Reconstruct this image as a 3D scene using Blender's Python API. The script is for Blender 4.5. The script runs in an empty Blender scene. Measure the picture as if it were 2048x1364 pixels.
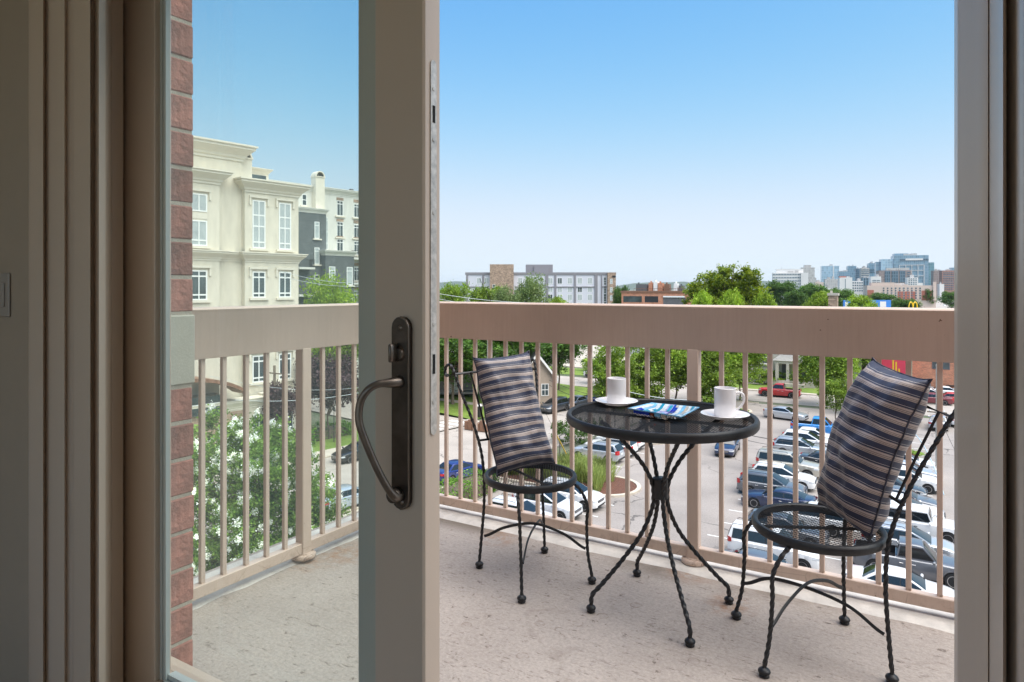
import bpy, bmesh, math, random
import numpy as np
from mathutils import Vector, Matrix, Euler, noise as mnoise
R = math.radians
random.seed(7); rng = np.random.default_rng(7)
SC = bpy.context.scene
COL = SC.collection
# ------------------------------------------------------------------ camera, sky, sun, exposure
F = 1332.0; CX = 1024.0; HOR = 576.0; YAW = R(31.5); ZC = 15.5; ZF = 14.28     # ZC eye height, ZF balcony floor
cy_, sy_ = math.cos(YAW), math.sin(YAW)
cam = bpy.data.cameras.new('camera'); camo = bpy.data.objects.new('camera', cam); COL.objects.link(camo)
cam.sensor_width = 36.0; cam.lens = 36.0 * F / 2048.0; cam.shift_y = -(682.0 - HOR) / 2048.0
cam.clip_start = 0.02; cam.clip_end = 30000
camo.location = (0, 0, ZC); camo.rotation_euler = (R(90), 0, YAW)
SC.camera = camo
SUN_EL, SUN_AZ = 66.0, 97.0          # azimuth clockwise from +Y
w = bpy.data.worlds.new('World'); SC.world = w; w.use_nodes = True
nt = w.node_tree; nt.nodes.clear()
sky = nt.nodes.new('ShaderNodeTexSky'); sky.sky_type = 'NISHITA'; sky.sun_disc = False
sky.sun_elevation = R(SUN_EL); sky.sun_rotation = R(SUN_AZ); sky.altitude = 0; sky.air_density = 0.6; sky.dust_density = 0.0; sky.ozone_density = 5.0
bg = nt.nodes.new('ShaderNodeBackground'); bg.inputs[1].default_value = 0.071
wo = nt.nodes.new('ShaderNodeOutputWorld')
# soft shoulder: the low sky pales to white without burning out
sep = nt.nodes.new('ShaderNodeSeparateColor'); cmb = nt.nodes.new('ShaderNodeCombineColor'); nt.links.new(sky.outputs[0], sep.inputs[0])
def mth(op, a, b):
    n = nt.nodes.new('ShaderNodeMath'); n.operation = op
    for i, v in enumerate((a, b)):
        if isinstance(v, float): n.inputs[i].default_value = v
        else: nt.links.new(v, n.inputs[i])
    return n.outputs[0]
for i, (tint, pw, mx) in enumerate(((1.10, 1.7, 2.50), (1.28, 1.05, 2.90), (1.9, 1.0, 3.12))):
    c_ = mth('MAXIMUM', mth('MULTIPLY', mth('POWER', sep.outputs[i], pw), tint), 1e-3)
    nt.links.new(mth('POWER', mth('ADD', mth('POWER', c_, -2.5), mx ** -2.5), -0.4), cmb.inputs[i])
nt.links.new(cmb.outputs[0], bg.inputs[0]); nt.links.new(bg.outputs[0], wo.inputs[0])
sl = bpy.data.lights.new('sun', 'SUN'); sl.energy = 1.65; sl.angle = R(80); sl.color = (1.0, 0.93, 0.83)
so = bpy.data.objects.new('sun', sl); COL.objects.link(so)
az, el = R(SUN_AZ), R(SUN_EL)
sdir = Vector((math.sin(az) * math.cos(el), math.cos(az) * math.cos(el), math.sin(el)))
so.rotation_euler = sdir.to_track_quat('Z', 'Y').to_euler(); so.location = (0, -20, 60)
SC.view_settings.view_transform = 'Standard'; SC.view_settings.look = 'None'
SC.view_settings.gamma = 1; SC.view_settings.use_curve_mapping = False
SC.view_settings.exposure = 2.2
SC.cycles.use_denoising = True
SC.cycles.max_bounces = 10; SC.cycles.transparent_max_bounces = 24; SC.cycles.diffuse_bounces = 5
SC.cycles.caustics_reflective = False; SC.cycles.caustics_refractive = False
SC.cycles.sample_clamp_indirect = 6

# ------------------------------------------------------------------ helpers
def WC(x, d): return (x * cy_ - d * sy_, x * sy_ + d * cy_)          # camera right/depth -> world X,Y
def G(px, py, z=0.0):                                                 # where a sight line meets the level z
    d = F * (ZC - z) / (py - HOR); X, Y = WC((px - CX) / F * d, d); return Vector((X, Y, z))
def D(px, py, d):                                                     # point on a sight line at depth d
    X, Y = WC((px - CX) / F * d, d); return Vector((X, Y, ZC - (py - HOR) * d / F))
def XY(px, Y):                                                        # X of a sight line on the plane Y
    a = (px - CX) / F; return (a * cy_ - sy_) / (a * sy_ + cy_) * Y
def setp(o, label=None, cat=None, group=None, kind=None):
    if label: o['label'] = label
    if cat: o['category'] = cat
    if group: o['group'] = group
    if kind: o['kind'] = kind
    return o
def thing(name, label, cat, loc=(0, 0, 0), rz=0, group=None):
    o = bpy.data.objects.new(name, None); COL.objects.link(o); o.empty_display_size = .1
    o.location = loc; o.rotation_euler = (0, 0, rz); return setp(o, label, cat, group)
def inst(name, mesh, parent=None, loc=(0, 0, 0), rot=(0, 0, 0), scale=(1, 1, 1), mat=None):
    o = bpy.data.objects.new(name, mesh); COL.objects.link(o); o.parent = parent
    o.location = loc; o.rotation_euler = rot; o.scale = scale
    if mat: o.material_slots[0].link = 'OBJECT'; o.material_slots[0].material = mat
    return o
def finish(me, smooth=None):
    if smooth is not None:
        me.shade_smooth(); me.set_sharp_from_angle(angle=R(smooth))
    return me
class MB:
    """collects verts and faces of ONE part, in metres"""
    def __init__(s): s.v = []; s.f = []; s.m = []
    def add(s, vs, fs, m=0):
        n = len(s.v); s.v += [tuple(p) for p in vs]
        for q in fs: s.f.append([n + i for i in q]); s.m.append(m)
        return s
    def quad(s, a, b, c, d, m=0): return s.add([a, b, c, d], [(0, 1, 2, 3)], m)
    def box(s, x0, x1, y0, y1, z0, z1, m=0):
        return s.add([(x0, y0, z0), (x1, y0, z0), (x1, y1, z0), (x0, y1, z0), (x0, y0, z1), (x1, y0, z1), (x1, y1, z1), (x0, y1, z1)],
                     [(3, 2, 1, 0), (4, 5, 6, 7), (0, 1, 5, 4), (1, 2, 6, 5), (2, 3, 7, 6), (3, 0, 4, 7)], m)
    def bbox(s, x0, x1, y0, y1, z0, z1, b=.004, m=0):                 # box with chamfered edges
        P = []; idx = {}
        for sx in (0, 1):
            for sy in (0, 1):
                for sz in (0, 1):
                    X, Y, Z = (x0, x1)[sx], (y0, y1)[sy], (z0, z1)[sz]
                    dx, dy, dz = (b, -b)[sx], (b, -b)[sy], (b, -b)[sz]
                    idx[sx, sy, sz] = len(P); P += [(X, Y + dy, Z + dz), (X + dx, Y, Z + dz), (X + dx, Y + dy, Z)]
        fs = []
        for q in (0, 1):
            fs.append([idx[q, a, c] for a, c in ((0, 0), (1, 0), (1, 1), (0, 1))])
            fs.append([idx[a, q, c] + 1 for a, c in ((0, 0), (1, 0), (1, 1), (0, 1))])
            fs.append([idx[a, c, q] + 2 for a, c in ((0, 0), (1, 0), (1, 1), (0, 1))])
            for p in (0, 1):
                fs.append([idx[0, q, p] + 1, idx[1, q, p] + 1, idx[1, q, p] + 2, idx[0, q, p] + 2])
                fs.append([idx[q, 0, p] + 0, idx[q, 1, p] + 0, idx[q, 1, p] + 2, idx[q, 0, p] + 2])
                fs.append([idx[q, p, 0] + 0, idx[q, p, 1] + 0, idx[q, p, 1] + 1, idx[q, p, 0] + 1])
        for k in idx.values(): fs.append([k, k + 1, k + 2])
        return s.add(P, fs, m)
    def prism(s, poly, h, m=0, f=lambda a, b, c: (a, b, c), h0=0.0):  # polygon (a,b) extruded along c
        n = len(poly); vs = [f(a, b, h0) for a, b in poly] + [f(a, b, h) for a, b in poly]
        return s.add(vs, [list(range(n))[::-1], list(range(n, 2 * n))] + [(i, (i + 1) % n, n + (i + 1) % n, n + i) for i in range(n)], m)
    def lathe(s, prof, n=20, o=(0, 0, 0), m=0, axis='z'):
        vs = []
        for r, z in prof:
            for k in range(n):
                t = 2 * math.pi * k / n; p = (r * math.cos(t), r * math.sin(t), z)
                if axis == 'y': p = (p[0], p[2], p[1])
                if axis == 'x': p = (p[2], p[0], p[1])
                vs.append((p[0] + o[0], p[1] + o[1], p[2] + o[2]))
        fs = []
        for i in range(len(prof) - 1):
            for k in range(n): fs.append((i * n + k, i * n + (k + 1) % n, (i + 1) * n + (k + 1) % n, (i + 1) * n + k))
        fs.append(list(range(n))[::-1]); fs.append([(len(prof) - 1) * n + k for k in range(n)])
        return s.add(vs, fs, m)
    def tube(s, pts, r, n=8, twist=0.0, m=0, square=False, flat=1.0):  # swept rod; square+twist = wrought twisted bar
        pts = [Vector(p) for p in pts]; N = len(pts); vs = []
        T = [(pts[min(i + 1, N - 1)] - pts[max(i - 1, 0)]).normalized() for i in range(N)]
        up = Vector((0, 0, 1)) if abs(T[0].z) < .9 else Vector((1, 0, 0))
        a = (up - T[0] * up.dot(T[0])).normalized(); L = 0.0
        for i in range(N):
            if i:
                L += (pts[i] - pts[i - 1]).length
                a = (a - T[i] * a.dot(T[i])).normalized()
            b = T[i].cross(a); rr = r[i] if isinstance(r, (list, tuple)) else r
            for k in range(n):
                t = 2 * math.pi * k / n + twist * L
                q = rr
                if square: q = rr * (1.0 if k % 2 == 0 else .76)
                vs.append(pts[i] + a * (q * math.cos(t)) + b * (q * flat * math.sin(t)))
        fs = [(i * n + k, i * n + (k + 1) % n, (i + 1) * n + (k + 1) % n, (i + 1) * n + k) for i in range(N - 1) for k in range(n)]
        fs += [list(range(n))[::-1], [(N - 1) * n + k for k in range(n)]]
        return s.add(vs, fs, m)
    def xf(s, mat4):
        s.v = [tuple(mat4 @ Vector(p)) for p in s.v]; return s
    def mesh(s, name, mat, smooth=None):
        me = bpy.data.meshes.new(name); me.from_pydata(s.v, [], s.f)
        for q in (mat if isinstance(mat, (list, tuple)) else [mat]): me.materials.append(q)
        if any(s.m): me.polygons.foreach_set('material_index', s.m)
        bm = bmesh.new(); bm.from_mesh(me); bmesh.ops.recalc_face_normals(bm, faces=bm.faces); bm.to_mesh(me); bm.free()
        me.update(); return finish(me, smooth)
    def build(s, name, mat, parent=None, smooth=None, world=False):
        if world:
            off = Vector((0, 0, 0)); p = parent
            while p: off += p.location; p = p.parent
            s.v = [(a - off.x, b - off.y, c - off.z) for a, b, c in s.v]
        return inst(name, s.mesh(name, mat, smooth), parent)
def spline(pts, n=8):                                                  # Catmull-Rom through points
    P = [Vector(p) for p in pts]; P = [P[0] * 2 - P[1]] + P + [P[-1] * 2 - P[-2]]; out = []
    for i in range(1, len(P) - 2):
        for k in range(n):
            t = k / n; a, b, c, d = P[i - 1], P[i], P[i + 1], P[i + 2]
            out.append(.5 * ((2 * b) + (c - a) * t + (2 * a - 5 * b + 4 * c - d) * t * t + (3 * b - a - 3 * c + d) * t ** 3))
    return out + [P[-2]]

# ------------------------------------------------------------------ materials
def nodes(m):
    m.use_nodes = True; t = m.node_tree; return t, t.nodes, t.links, t.nodes['Principled BSDF']
def N(t, kind, **kw):
    n = t.nodes.new(kind)
    for k, v in kw.items():
        if k.startswith('i_'): n.inputs[k[2:].replace('_', ' ')].default_value = v
        else: setattr(n, k, v)
    return n
def ramp(t, stops, interp='LINEAR'):
    n = t.nodes.new('ShaderNodeValToRGB'); cr = n.color_ramp; cr.interpolation = interp
    while len(cr.elements) < len(stops): cr.elements.new(.5)
    for e, (p, c) in zip(cr.elements, stops):
        e.position = p; e.color = tuple(c) + (1,) if len(c) == 3 else c
    return n
def mix(t, fac, a, b, blend='MIX'):
    n = t.nodes.new('ShaderNodeMix'); n.data_type = 'RGBA'; n.blend_type = blend
    for s_, v in ((0, fac), (6, a), (7, b)):
        if hasattr(v, 'is_linked'): t.links.new(v, n.inputs[s_])
        elif s_ and len(v) == 3: n.inputs[s_].default_value = tuple(v) + (1,)
        else: n.inputs[s_].default_value = v
    return n.outputs[2]
def M(name, col, rough=.6, metal=0.0, var=0.0, vscale=4.0, bump=0.0, bscale=60.0, spec=.5, stretch=None, coat=0.0, dist=.01, rand=0.0):
    m = bpy.data.materials.new(name); t, ns, L, p = nodes(m)
    p.inputs['Base Color'].default_value = tuple(col) + (1,); p.inputs['Roughness'].default_value = rough; p.inputs['Metallic'].default_value = metal
    p.inputs['Specular IOR Level'].default_value = spec; p.inputs['Coat Weight'].default_value = coat; p.inputs['Coat Roughness'].default_value = .05
    if var or bump or rand:
        tc = N(t, 'ShaderNodeTexCoord'); mp = N(t, 'ShaderNodeMapping'); L.new(tc.outputs['Object'], mp.inputs[0])
        if stretch: mp.inputs['Scale'].default_value = stretch
    c = None
    if var:
        nz = N(t, 'ShaderNodeTexNoise', i_Scale=vscale, i_Detail=6.0, i_Roughness=.62); L.new(mp.outputs[0], nz.inputs[0])
        lo = tuple(max(0, x * (1 - var)) for x in col); hi = tuple(min(1, x * (1 + var)) for x in col)
        r_ = ramp(t, [(.3, lo), (.7, hi)]); L.new(nz.outputs[0], r_.inputs[0]); c = r_.outputs[0]
        rr = N(t, 'ShaderNodeMapRange', i_To_Min=max(.02, rough - .12), i_To_Max=min(1, rough + .12)); L.new(nz.outputs[0], rr.inputs[0]); L.new(rr.outputs[0], p.inputs['Roughness'])
    if rand:
        oi = N(t, 'ShaderNodeObjectInfo'); mr = N(t, 'ShaderNodeMapRange', i_To_Min=1 - rand, i_To_Max=1 + rand); L.new(oi.outputs['Random'], mr.inputs[0])
        hs = N(t, 'ShaderNodeHueSaturation'); L.new(mr.outputs[0], hs.inputs['Value'])
        if c is not None: L.new(c, hs.inputs['Color'])
        else: hs.inputs['Color'].default_value = tuple(col) + (1,)
        c = hs.outputs[0]
    if c is not None: L.new(c, p.inputs['Base Color'])
    if bump:
        nb = N(t, 'ShaderNodeTexNoise', i_Scale=bscale, i_Detail=5.0); L.new(mp.outputs[0], nb.inputs[0])
        b = N(t, 'ShaderNodeBump', i_Strength=bump, i_Distance=dist); L.new(nb.outputs[0], b.inputs['Height']); L.new(b.outputs[0], p.inputs['Normal'])
    return m
def glass_mat(name, tint, refl=1.0, rough=0.0, veil=.045):                        # thin window pane: tinted see-through plus fresnel reflection; pale veil mixed in as milky glare
    m = bpy.data.materials.new(name); m.use_nodes = True; t = m.node_tree; t.nodes.clear(); L = t.links
    tr = N(t, 'ShaderNodeBsdfTransparent'); tr.inputs[0].default_value = tuple(tint) + (1,)
    gl = N(t, 'ShaderNodeBsdfGlossy', i_Roughness=rough); fr = N(t, 'ShaderNodeFresnel', i_IOR=1.45)
    ml = N(t, 'ShaderNodeMath', operation='MULTIPLY'); ml.inputs[1].default_value = refl; L.new(fr.outputs[0], ml.inputs[0])
    tl = N(t, 'ShaderNodeBsdfTranslucent'); tl.inputs[0].default_value = (.84, .97, .86, 1); tc = N(t, 'ShaderNodeTexCoord'); nz = N(t, 'ShaderNodeTexNoise', i_Scale=3.0, i_Detail=5.0); L.new(tc.outputs['Object'], nz.inputs[0])
    dm = N(t, 'ShaderNodeMapRange', i_To_Min=veil * .6, i_To_Max=veil * 1.4); L.new(nz.outputs[0], dm.inputs[0]); md = N(t, 'ShaderNodeMixShader'); L.new(dm.outputs[0], md.inputs[0]); L.new(tr.outputs[0], md.inputs[1]); L.new(tl.outputs[0], md.inputs[2])
    mx = N(t, 'ShaderNodeMixShader'); L.new(ml.outputs[0], mx.inputs[0]); L.new(md.outputs[0], mx.inputs[1]); L.new(gl.outputs[0], mx.inputs[2])
    o = N(t, 'ShaderNodeOutputMaterial'); L.new(mx.outputs[0], o.inputs[0]); return m
# ================================================================== GROUND SHEETS
def asphalt(name, base, crack=True, seed=0.0):
    m = bpy.data.materials.new(name); t, ns, L, p = nodes(m)
    tc = N(t, 'ShaderNodeTexCoord'); mp = N(t, 'ShaderNodeMapping'); mp.inputs['Location'].default_value = (seed, seed, 0); L.new(tc.outputs['Object'], mp.inputs[0])
    n1 = N(t, 'ShaderNodeTexNoise', i_Scale=.12, i_Detail=5.0, i_Roughness=.6); n2 = N(t, 'ShaderNodeTexNoise', i_Scale=9.0, i_Detail=4.0)
    for n in (n1, n2): L.new(mp.outputs[0], n.inputs[0])
    a = ramp(t, [(.3, [x * .74 for x in base]), (.5, base), (.72, [x * 1.22 for x in base])]); L.new(n1.outputs[0], a.inputs[0])
    c = mix(t, .35, a.outputs[0], n2.outputs[0], 'OVERLAY')
    if crack:
        nd = N(t, 'ShaderNodeTexNoise', i_Scale=.7, i_Detail=4.0); L.new(mp.outputs[0], nd.inputs[0])
        va = N(t, 'ShaderNodeVectorMath', operation='SCALE'); va.inputs['Scale'].default_value = 1.6; L.new(nd.outputs[1], va.inputs[0])
        vb = N(t, 'ShaderNodeVectorMath', operation='ADD'); L.new(mp.outputs[0], vb.inputs[0]); L.new(va.outputs[0], vb.inputs[1])
        vo = N(t, 'ShaderNodeTexVoronoi', feature='DISTANCE_TO_EDGE', i_Scale=.16); L.new(vb.outputs[0], vo.inputs['Vector'])
        cr = ramp(t, [(0, (1, 1, 1)), (.006, (.8, .8, .8)), (.011, (0, 0, 0))]); L.new(vo.outputs[0], cr.inputs[0])
        n3 = N(t, 'ShaderNodeTexNoise', i_Scale=.09, i_Detail=2.0); L.new(mp.outputs[0], n3.inputs[0])
        gate = ramp(t, [(.47, (0, 0, 0)), (.53, (1, 1, 1))]); L.new(n3.outputs[0], gate.inputs[0])
        f = mix(t, 1.0, cr.outputs[0], gate.outputs[0], 'MULTIPLY')
        c = mix(t, f, c, [x * .35 for x in base])
        n4 = N(t, 'ShaderNodeTexNoise', i_Scale=.45, i_Detail=3.0); L.new(mp.outputs[0], n4.inputs[0])
        sp = ramp(t, [(.66, (0, 0, 0)), (.74, (.5, .5, .5))]); L.new(n4.outputs[0], sp.inputs[0])
        c = mix(t, sp.outputs[0], c, [x * .55 for x in base])
    L.new(c, p.inputs['Base Color']); p.inputs['Roughness'].default_value = .85
    b = N(t, 'ShaderNodeBump', i_Strength=.25, i_Distance=.02); L.new(n2.outputs[0], b.inputs['Height']); L.new(b.outputs[0], p.inputs['Normal'])
    return m
def grassmat(name, lo, hi):
    m = bpy.data.materials.new(name); t, ns, L, p = nodes(m)
    tc = N(t, 'ShaderNodeTexCoord'); n1 = N(t, 'ShaderNodeTexNoise', i_Scale=.25, i_Detail=8.0, i_Roughness=.7); n2 = N(t, 'ShaderNodeTexNoise', i_Scale=14.0, i_Detail=3.0)
    for n in (n1, n2): L.new(tc.outputs['Object'], n.inputs[0])
    a = ramp(t, [(.32, lo), (.68, hi)]); L.new(n1.outputs[0], a.inputs[0]); c = mix(t, .45, a.outputs[0], n2.outputs[0], 'OVERLAY')
    L.new(c, p.inputs['Base Color']); p.inputs['Roughness'].default_value = .95
    b = N(t, 'ShaderNodeBump', i_Strength=.6, i_Distance=.06); L.new(n2.outputs[0], b.inputs['Height']); L.new(b.outputs[0], p.inputs['Normal']); return m
M_ASPH = asphalt('asphalt_lot', (.275, .243, .222)); M_ROAD = asphalt('asphalt_street', (.37, .33, .295), True, 31.0)
M_GRASS = grassmat('lawn', (.095, .16, .02), (.19, .27, .04)); M_LAND = grassmat('city_ground', (.06, .09, .035), (.16, .16, .12))
M_WALK = M('concrete_walk', (.46, .41, .35), .85, var=.14, vscale=1.2, bump=.2, bscale=20)
M_KERB = M('kerb_concrete', (.50, .44, .36), .85, var=.15, vscale=2.0)
M_LINE = M('road_paint', (.70, .70, .68), .7, var=.12, vscale=3.0)
def sheet(name, poly, z, m, kind='structure', parent=None, label=None):
    b = MB(); n = len(poly); b.add([(q[0], q[1], z) for q in poly], [list(range(n))])
    o = b.build(name, m, parent); setp(o, kind=kind if parent is None else None)
    if o.data.polygons[0].normal.z < 0: o.data.flip_normals()
    return o
def rect(x0, x1, y0, y1): return [(x0, y0), (x1, y0), (x1, y1), (x0, y1)]
b = MB(); b.add([(-9000, -3000, -.03), (9000, -3000, -.03), (9000, 14000, -.03), (-9000, 14000, -.03)], [(0, 1, 2, 3)])
setp(b.build('ground', M_LAND), kind='structure')
SD = Vector((.151, .9885)); SN = Vector((.9885, -.151))               # direction of the side street and its right-hand normal
def st(s, n):                                                          # street frame: s along from (-45.7,46), n towards the car park
    return (-45.7 + SD.x * s + SN.x * n, 46 + SD.y * s + SN.y * n)
sheet('car_park', rect(-27.6, 60, 2, 93.5), .000, M_ASPH)
sheet('side_street', [st(-90, 0), st(400, 0), st(400, 13.6), st(-90, 13.6)], .004, M_ROAD)
sheet('cross_street', rect(-140, 90, 95.2, 104.6), .008, M_ROAD)
sheet('avenue', [(3, 104), (22, 104), (62, 1500), (20, 1500)], .012, M_ROAD)
sheet('far_car_park', rect(-120, -46, 118, 165), .004, M_WALK)
sheet('pavement', [st(-90, -2.3), st(18, -2.3), st(18, -.16), st(-90, -.16)], .11, M_WALK)
sheet('lawn', [st(-90, -9), st(9, -9), st(9, -2.3), st(-90, -2.3)], .10, M_GRASS)
sheet('driveway', [st(9, -60), st(17, -60), st(17.5, 0), st(9, 0)], .114, M_ROAD)
b = MB()                                                               # sloping lawns across the street (gentle banks)
def bank(poly_lo, poly_hi, z0, z1):
    n = len(poly_lo)
    for i in range(n - 1): b.quad((*poly_lo[i], z0), (*poly_lo[i + 1], z0), (*poly_hi[i + 1], z1), (*poly_hi[i], z1))
bank([st(18, -1.6), st(30, -1.6), st(40, -1.6), st(47, -1.6)], [st(18, -30), st(30, -30), st(40, -30), st(47, -30)], .10, .9)
setp(b.build('grass_bank', M_GRASS), kind='structure')
sheet('lawn', rect(-110, -44, 107, 116), .02, M_GRASS)
sheet('lawn', rect(-38, -8, 106.5, 112.2), .02, M_GRASS)
sheet('pavement', rect(-38, 2, 104.9, 106.4), .03, M_WALK)
b = MB(); zf_ = lambda n: .115 + .8 * (-1.6 - n) / 28.4
b.quad((*st(21, -26), zf_(-26)), (*st(22.2, -26), zf_(-26)), (*st(27, -2), zf_(-2)), (*st(25.4, -2), zf_(-2))); setp(b.build('footpath', M_WALK), kind='structure')
def kerb(name, pts, wdt=.16, h=.12):
    b = MB()
    for p, q in zip(pts[:-1], pts[1:]):
        p, q = Vector(p), Vector(q); d = (q - p).normalized(); n = Vector((-d.y, d.x)) * wdt / 2
        b.add([(*(p + n), 0), (*(q + n), 0), (*(q - n), 0), (*(p - n), 0), (*(p + n), h), (*(q + n), h), (*(q - n), h), (*(p - n), h)],
              [(4, 5, 6, 7), (0, 1, 5, 4), (2, 3, 7, 6), (1, 2, 6, 5), (3, 0, 4, 7)])
    return setp(b.build(name, M_KERB), kind='structure')
kerb('kerb', [st(-90, -.08), st(9, -.08)]); kerb('kerb', [st(17.6, -.08), st(46, -.08)])
kerb('kerb', [st(-90, 13.7), st(-9, 13.7)]); kerb('kerb', [(-38, 104.75), (2, 104.75)]); kerb('kerb', [(-27.7, 93.6), (-18.5, 93.6)]); kerb('kerb', [(-10, 93.6), (0, 93.6)])
sheet('pavement', [st(-60, 13.8), st(2, 13.8), (-27.7, 47.5), (-27.7, -14)], .004, M_WALK)
for i in range(5):                                                     # crossing bars over the driveway mouth
    sheet('crossing_bar', [st(10 + i * 1.4, -3.4), st(10.7 + i * 1.4, -3.4), st(10.9 + i * 1.4, -.6), st(10.2 + i * 1.4, -.6)], .118, M_LINE)
def stall_lines(x0, x1, ys):
    b = MB()
    for y in ys: b.add([(x0, y - .055, .006), (x1, y - .055, .006), (x1, y + .055, .006), (x0, y + .055, .006)], [(0, 1, 2, 3)])
    setp(b.build('parking_lines', M_LINE), kind='structure')
stall_lines(-11.4, -6.2, [36.6 + 2.75 * i for i in range(17)]); stall_lines(-5.9, -.8 + 1.6, [33.9 + 2.75 * i for i in range(18)])
stall_lines(-24.5, -18.6, [36 + 2.75 * i for i in range(4)]); stall_lines(-27, -22, [54.1 + 2.75 * i for i in range(4)]); stall_lines(9, 14, [40 + 2.75 * i for i in range(18)])
# planter islands in the car park
M_MULCH = M('mulch', (.13, .055, .035), .95, var=.5, vscale=9, bump=.8, bscale=26, dist=.08)
def island(name, cx0, cx1, y0, y1, m, label):
    r = (y1 - y0) / 2; pts = [(cx0, y0)] + [(cx1 - r + r * math.sin(t), (y0 + y1) / 2 - r * math.cos(t)) for t in np.linspace(0, math.pi, 15)] + [(cx0, y1)]
    ri = r - .32; pin = [(cx0, y0 + .32)] + [(cx1 - r + ri * math.sin(t), (y0 + y1) / 2 - ri * math.cos(t)) for t in np.linspace(0, math.pi, 15)] + [(cx0, y1 - .32)]
    b = MB(); n = len(pts)
    b.add([(*p, 0) for p in pts] + [(*p, .15) for p in pts] + [(*p, .15) for p in pin] + [(*p, .09) for p in pin],
          [(k * n + i, k * n + i + 1, (k + 1) * n + i + 1, (k + 1) * n + i) for k in range(3) for i in range(n - 1)])
    setp(b.build(name + '_kerb', M_KERB), kind='structure')
    sheet(name + '_bed', pin, .10, m)
island('planter', -29.5, -18.2, 45.4, 50.9, M_MULCH, ''); island('grass_island', -27.5, -21.6, 63.2, 66.4, M_GRASS, '')
island('street_island', -26, -17.8, 84.0, 88.2, M_GRASS, '')
# distant hills
b = MB(); P = []
for i in range(61):
    x = -5200 + i * 180; y = 6600 + 500 * math.sin(i * .5)
    h = 30 + 26 * math.sin(i * .37 + 1) + 18 * math.sin(i * .93) + 9 * math.sin(i * 2.3)
    P.append([(x, y - 900, -1), (x, y - 300, h * .6), (x, y, max(12, h + 26)), (x, y + 900, -1)])
for i in range(60):
    for k in range(3): b.quad(P[i][k], P[i + 1][k], P[i + 1][k + 1], P[i][k + 1])
setp(b.build('hills', grassmat('forest_hills', (.035, .06, .03), (.06, .09, .045)), smooth=80), kind='structure')

# ================================================================== OWN ROOM, DOOR AND BALCONY
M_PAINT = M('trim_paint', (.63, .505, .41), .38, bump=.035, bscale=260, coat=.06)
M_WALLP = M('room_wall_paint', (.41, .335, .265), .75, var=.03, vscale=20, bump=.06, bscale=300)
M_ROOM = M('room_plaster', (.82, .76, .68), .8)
M_FLOOR = M('room_floor_wood', (.36, .26, .18), .4, var=.2, vscale=3, stretch=(8, 1, 1))
ZR = ZF + .10
def struct(name, bm_, m, smooth=None): return setp(bm_.build(name, m, smooth=smooth), kind='structure')
def profile(name, pts, m, z0, z1, smooth=40):                         # vertical moulding: plan points (sight-line px on plane Y)
    b = MB(); q = [(XY(px, Y), Y) for px, Y in pts]; n = len(q)
    vs = [(x, y, z0) for x, y in q] + [(x, y, z1) for x, y in q]
    b.add(vs, [(i, i + 1, n + i + 1, n + i) for i in range(n - 1)] + [list(range(n))]); return b
ZT = ZF + 2.62
# the room: floor, ceiling, side and back walls; unseen window opening added to brighten the trim
LX, RX, BY = -3.4, 2.2, -2.4
struct('room_floor', MB().box(LX, RX, BY, .80, ZR - .2, ZR), M_FLOOR)
struct('room_ceiling', MB().box(LX, RX, BY, .80, ZT, ZT + .2), M_ROOM)
struct('left_wall', MB().box(LX - .1, LX, BY, .80, ZR, ZT), M_ROOM); struct('right_wall', MB().box(RX, RX + .1, BY, .80, ZR, ZT), M_ROOM)
WX0, WX1, WZ0, WZ1 = -3.0, 1.9, ZR + .3, ZR + 2.35
struct('back_wall', MB().box(LX, WX0, BY - .1, BY, ZR, ZT).box(WX1, RX, BY - .1, BY, ZR, ZT).box(WX0, WX1, BY - .1, BY, ZR, WZ0).box(WX0, WX1, BY - .1, BY, WZ1, ZT), M_ROOM)
xl = XY(57, .80); xr = XY(2070, .81)
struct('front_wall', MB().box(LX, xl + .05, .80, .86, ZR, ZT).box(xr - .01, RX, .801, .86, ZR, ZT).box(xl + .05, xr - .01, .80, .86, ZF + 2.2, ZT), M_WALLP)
# outer brick skin of our building round the opening, storeys above and below
M_OUTB = M('outer_brick', (.30, .13, .10), .85, var=.25, vscale=5)
struct('building_wall', MB().box(-14, -1.95, .90, 1.02, 0, 19.5).box(.35, 12, .90, 1.02, 0, 19.5).box(-1.95, .35, .90, 1.02, 0, ZF - .25).box(-1.95, .35, .90, 1.02, ZF + 2.3, 19.5), M_OUTB)
struct('building_roof', MB().box(-14, 12, -2.5, 1.0, 19.5, 19.8), M_ROOM)
# left and right trim
L_PTS = [(57, .802), (57.4, .772), (62, .768), (86, .768), (89, .776), (91, .780), (129, .780), (133, .788), (144, .792), (146, .784), (150, .782), (180, .784), (182, .800), (188, .806),
         (191, .802), (198, .800), (209, .818), (213, .86), (224, .91), (246, .936), (247.5, .962), (247.8, 1.03), (150, 1.03)]
bl = profile('casing', L_PTS, M_PAINT, ZR - .1, ZF + 2.2)
setp(bl.build('door_jamb', M_PAINT, smooth=50), kind='structure')
R_PTS = [(2300, .99), (1908.5, 1.08), (1909, 1.06), (1914, 1.03), (1915.5, .985), (1954, .955), (1955, .94), (1976, .925), (1978, .929), (1984, .896), (1992, .852), (2000, .812), (2006, .799), (2012, .803),
         (2013, .835), (2029, .808), (2031, .800), (2036, .775), (2042, .755), (2048, .748), (2058, .75), (2062, .79), (2063, .80), (2300, .80)]
setp(profile('casing', R_PTS, M_PAINT, ZR - .1, ZF + 2.2).build('door_jamb', M_PAINT, smooth=50), kind='structure')
struct('door_head', MB().box(-1.8, XY(1930, .9), .81, 1.05, ZF + 2.16, ZF + 2.3), M_PAINT)
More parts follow.
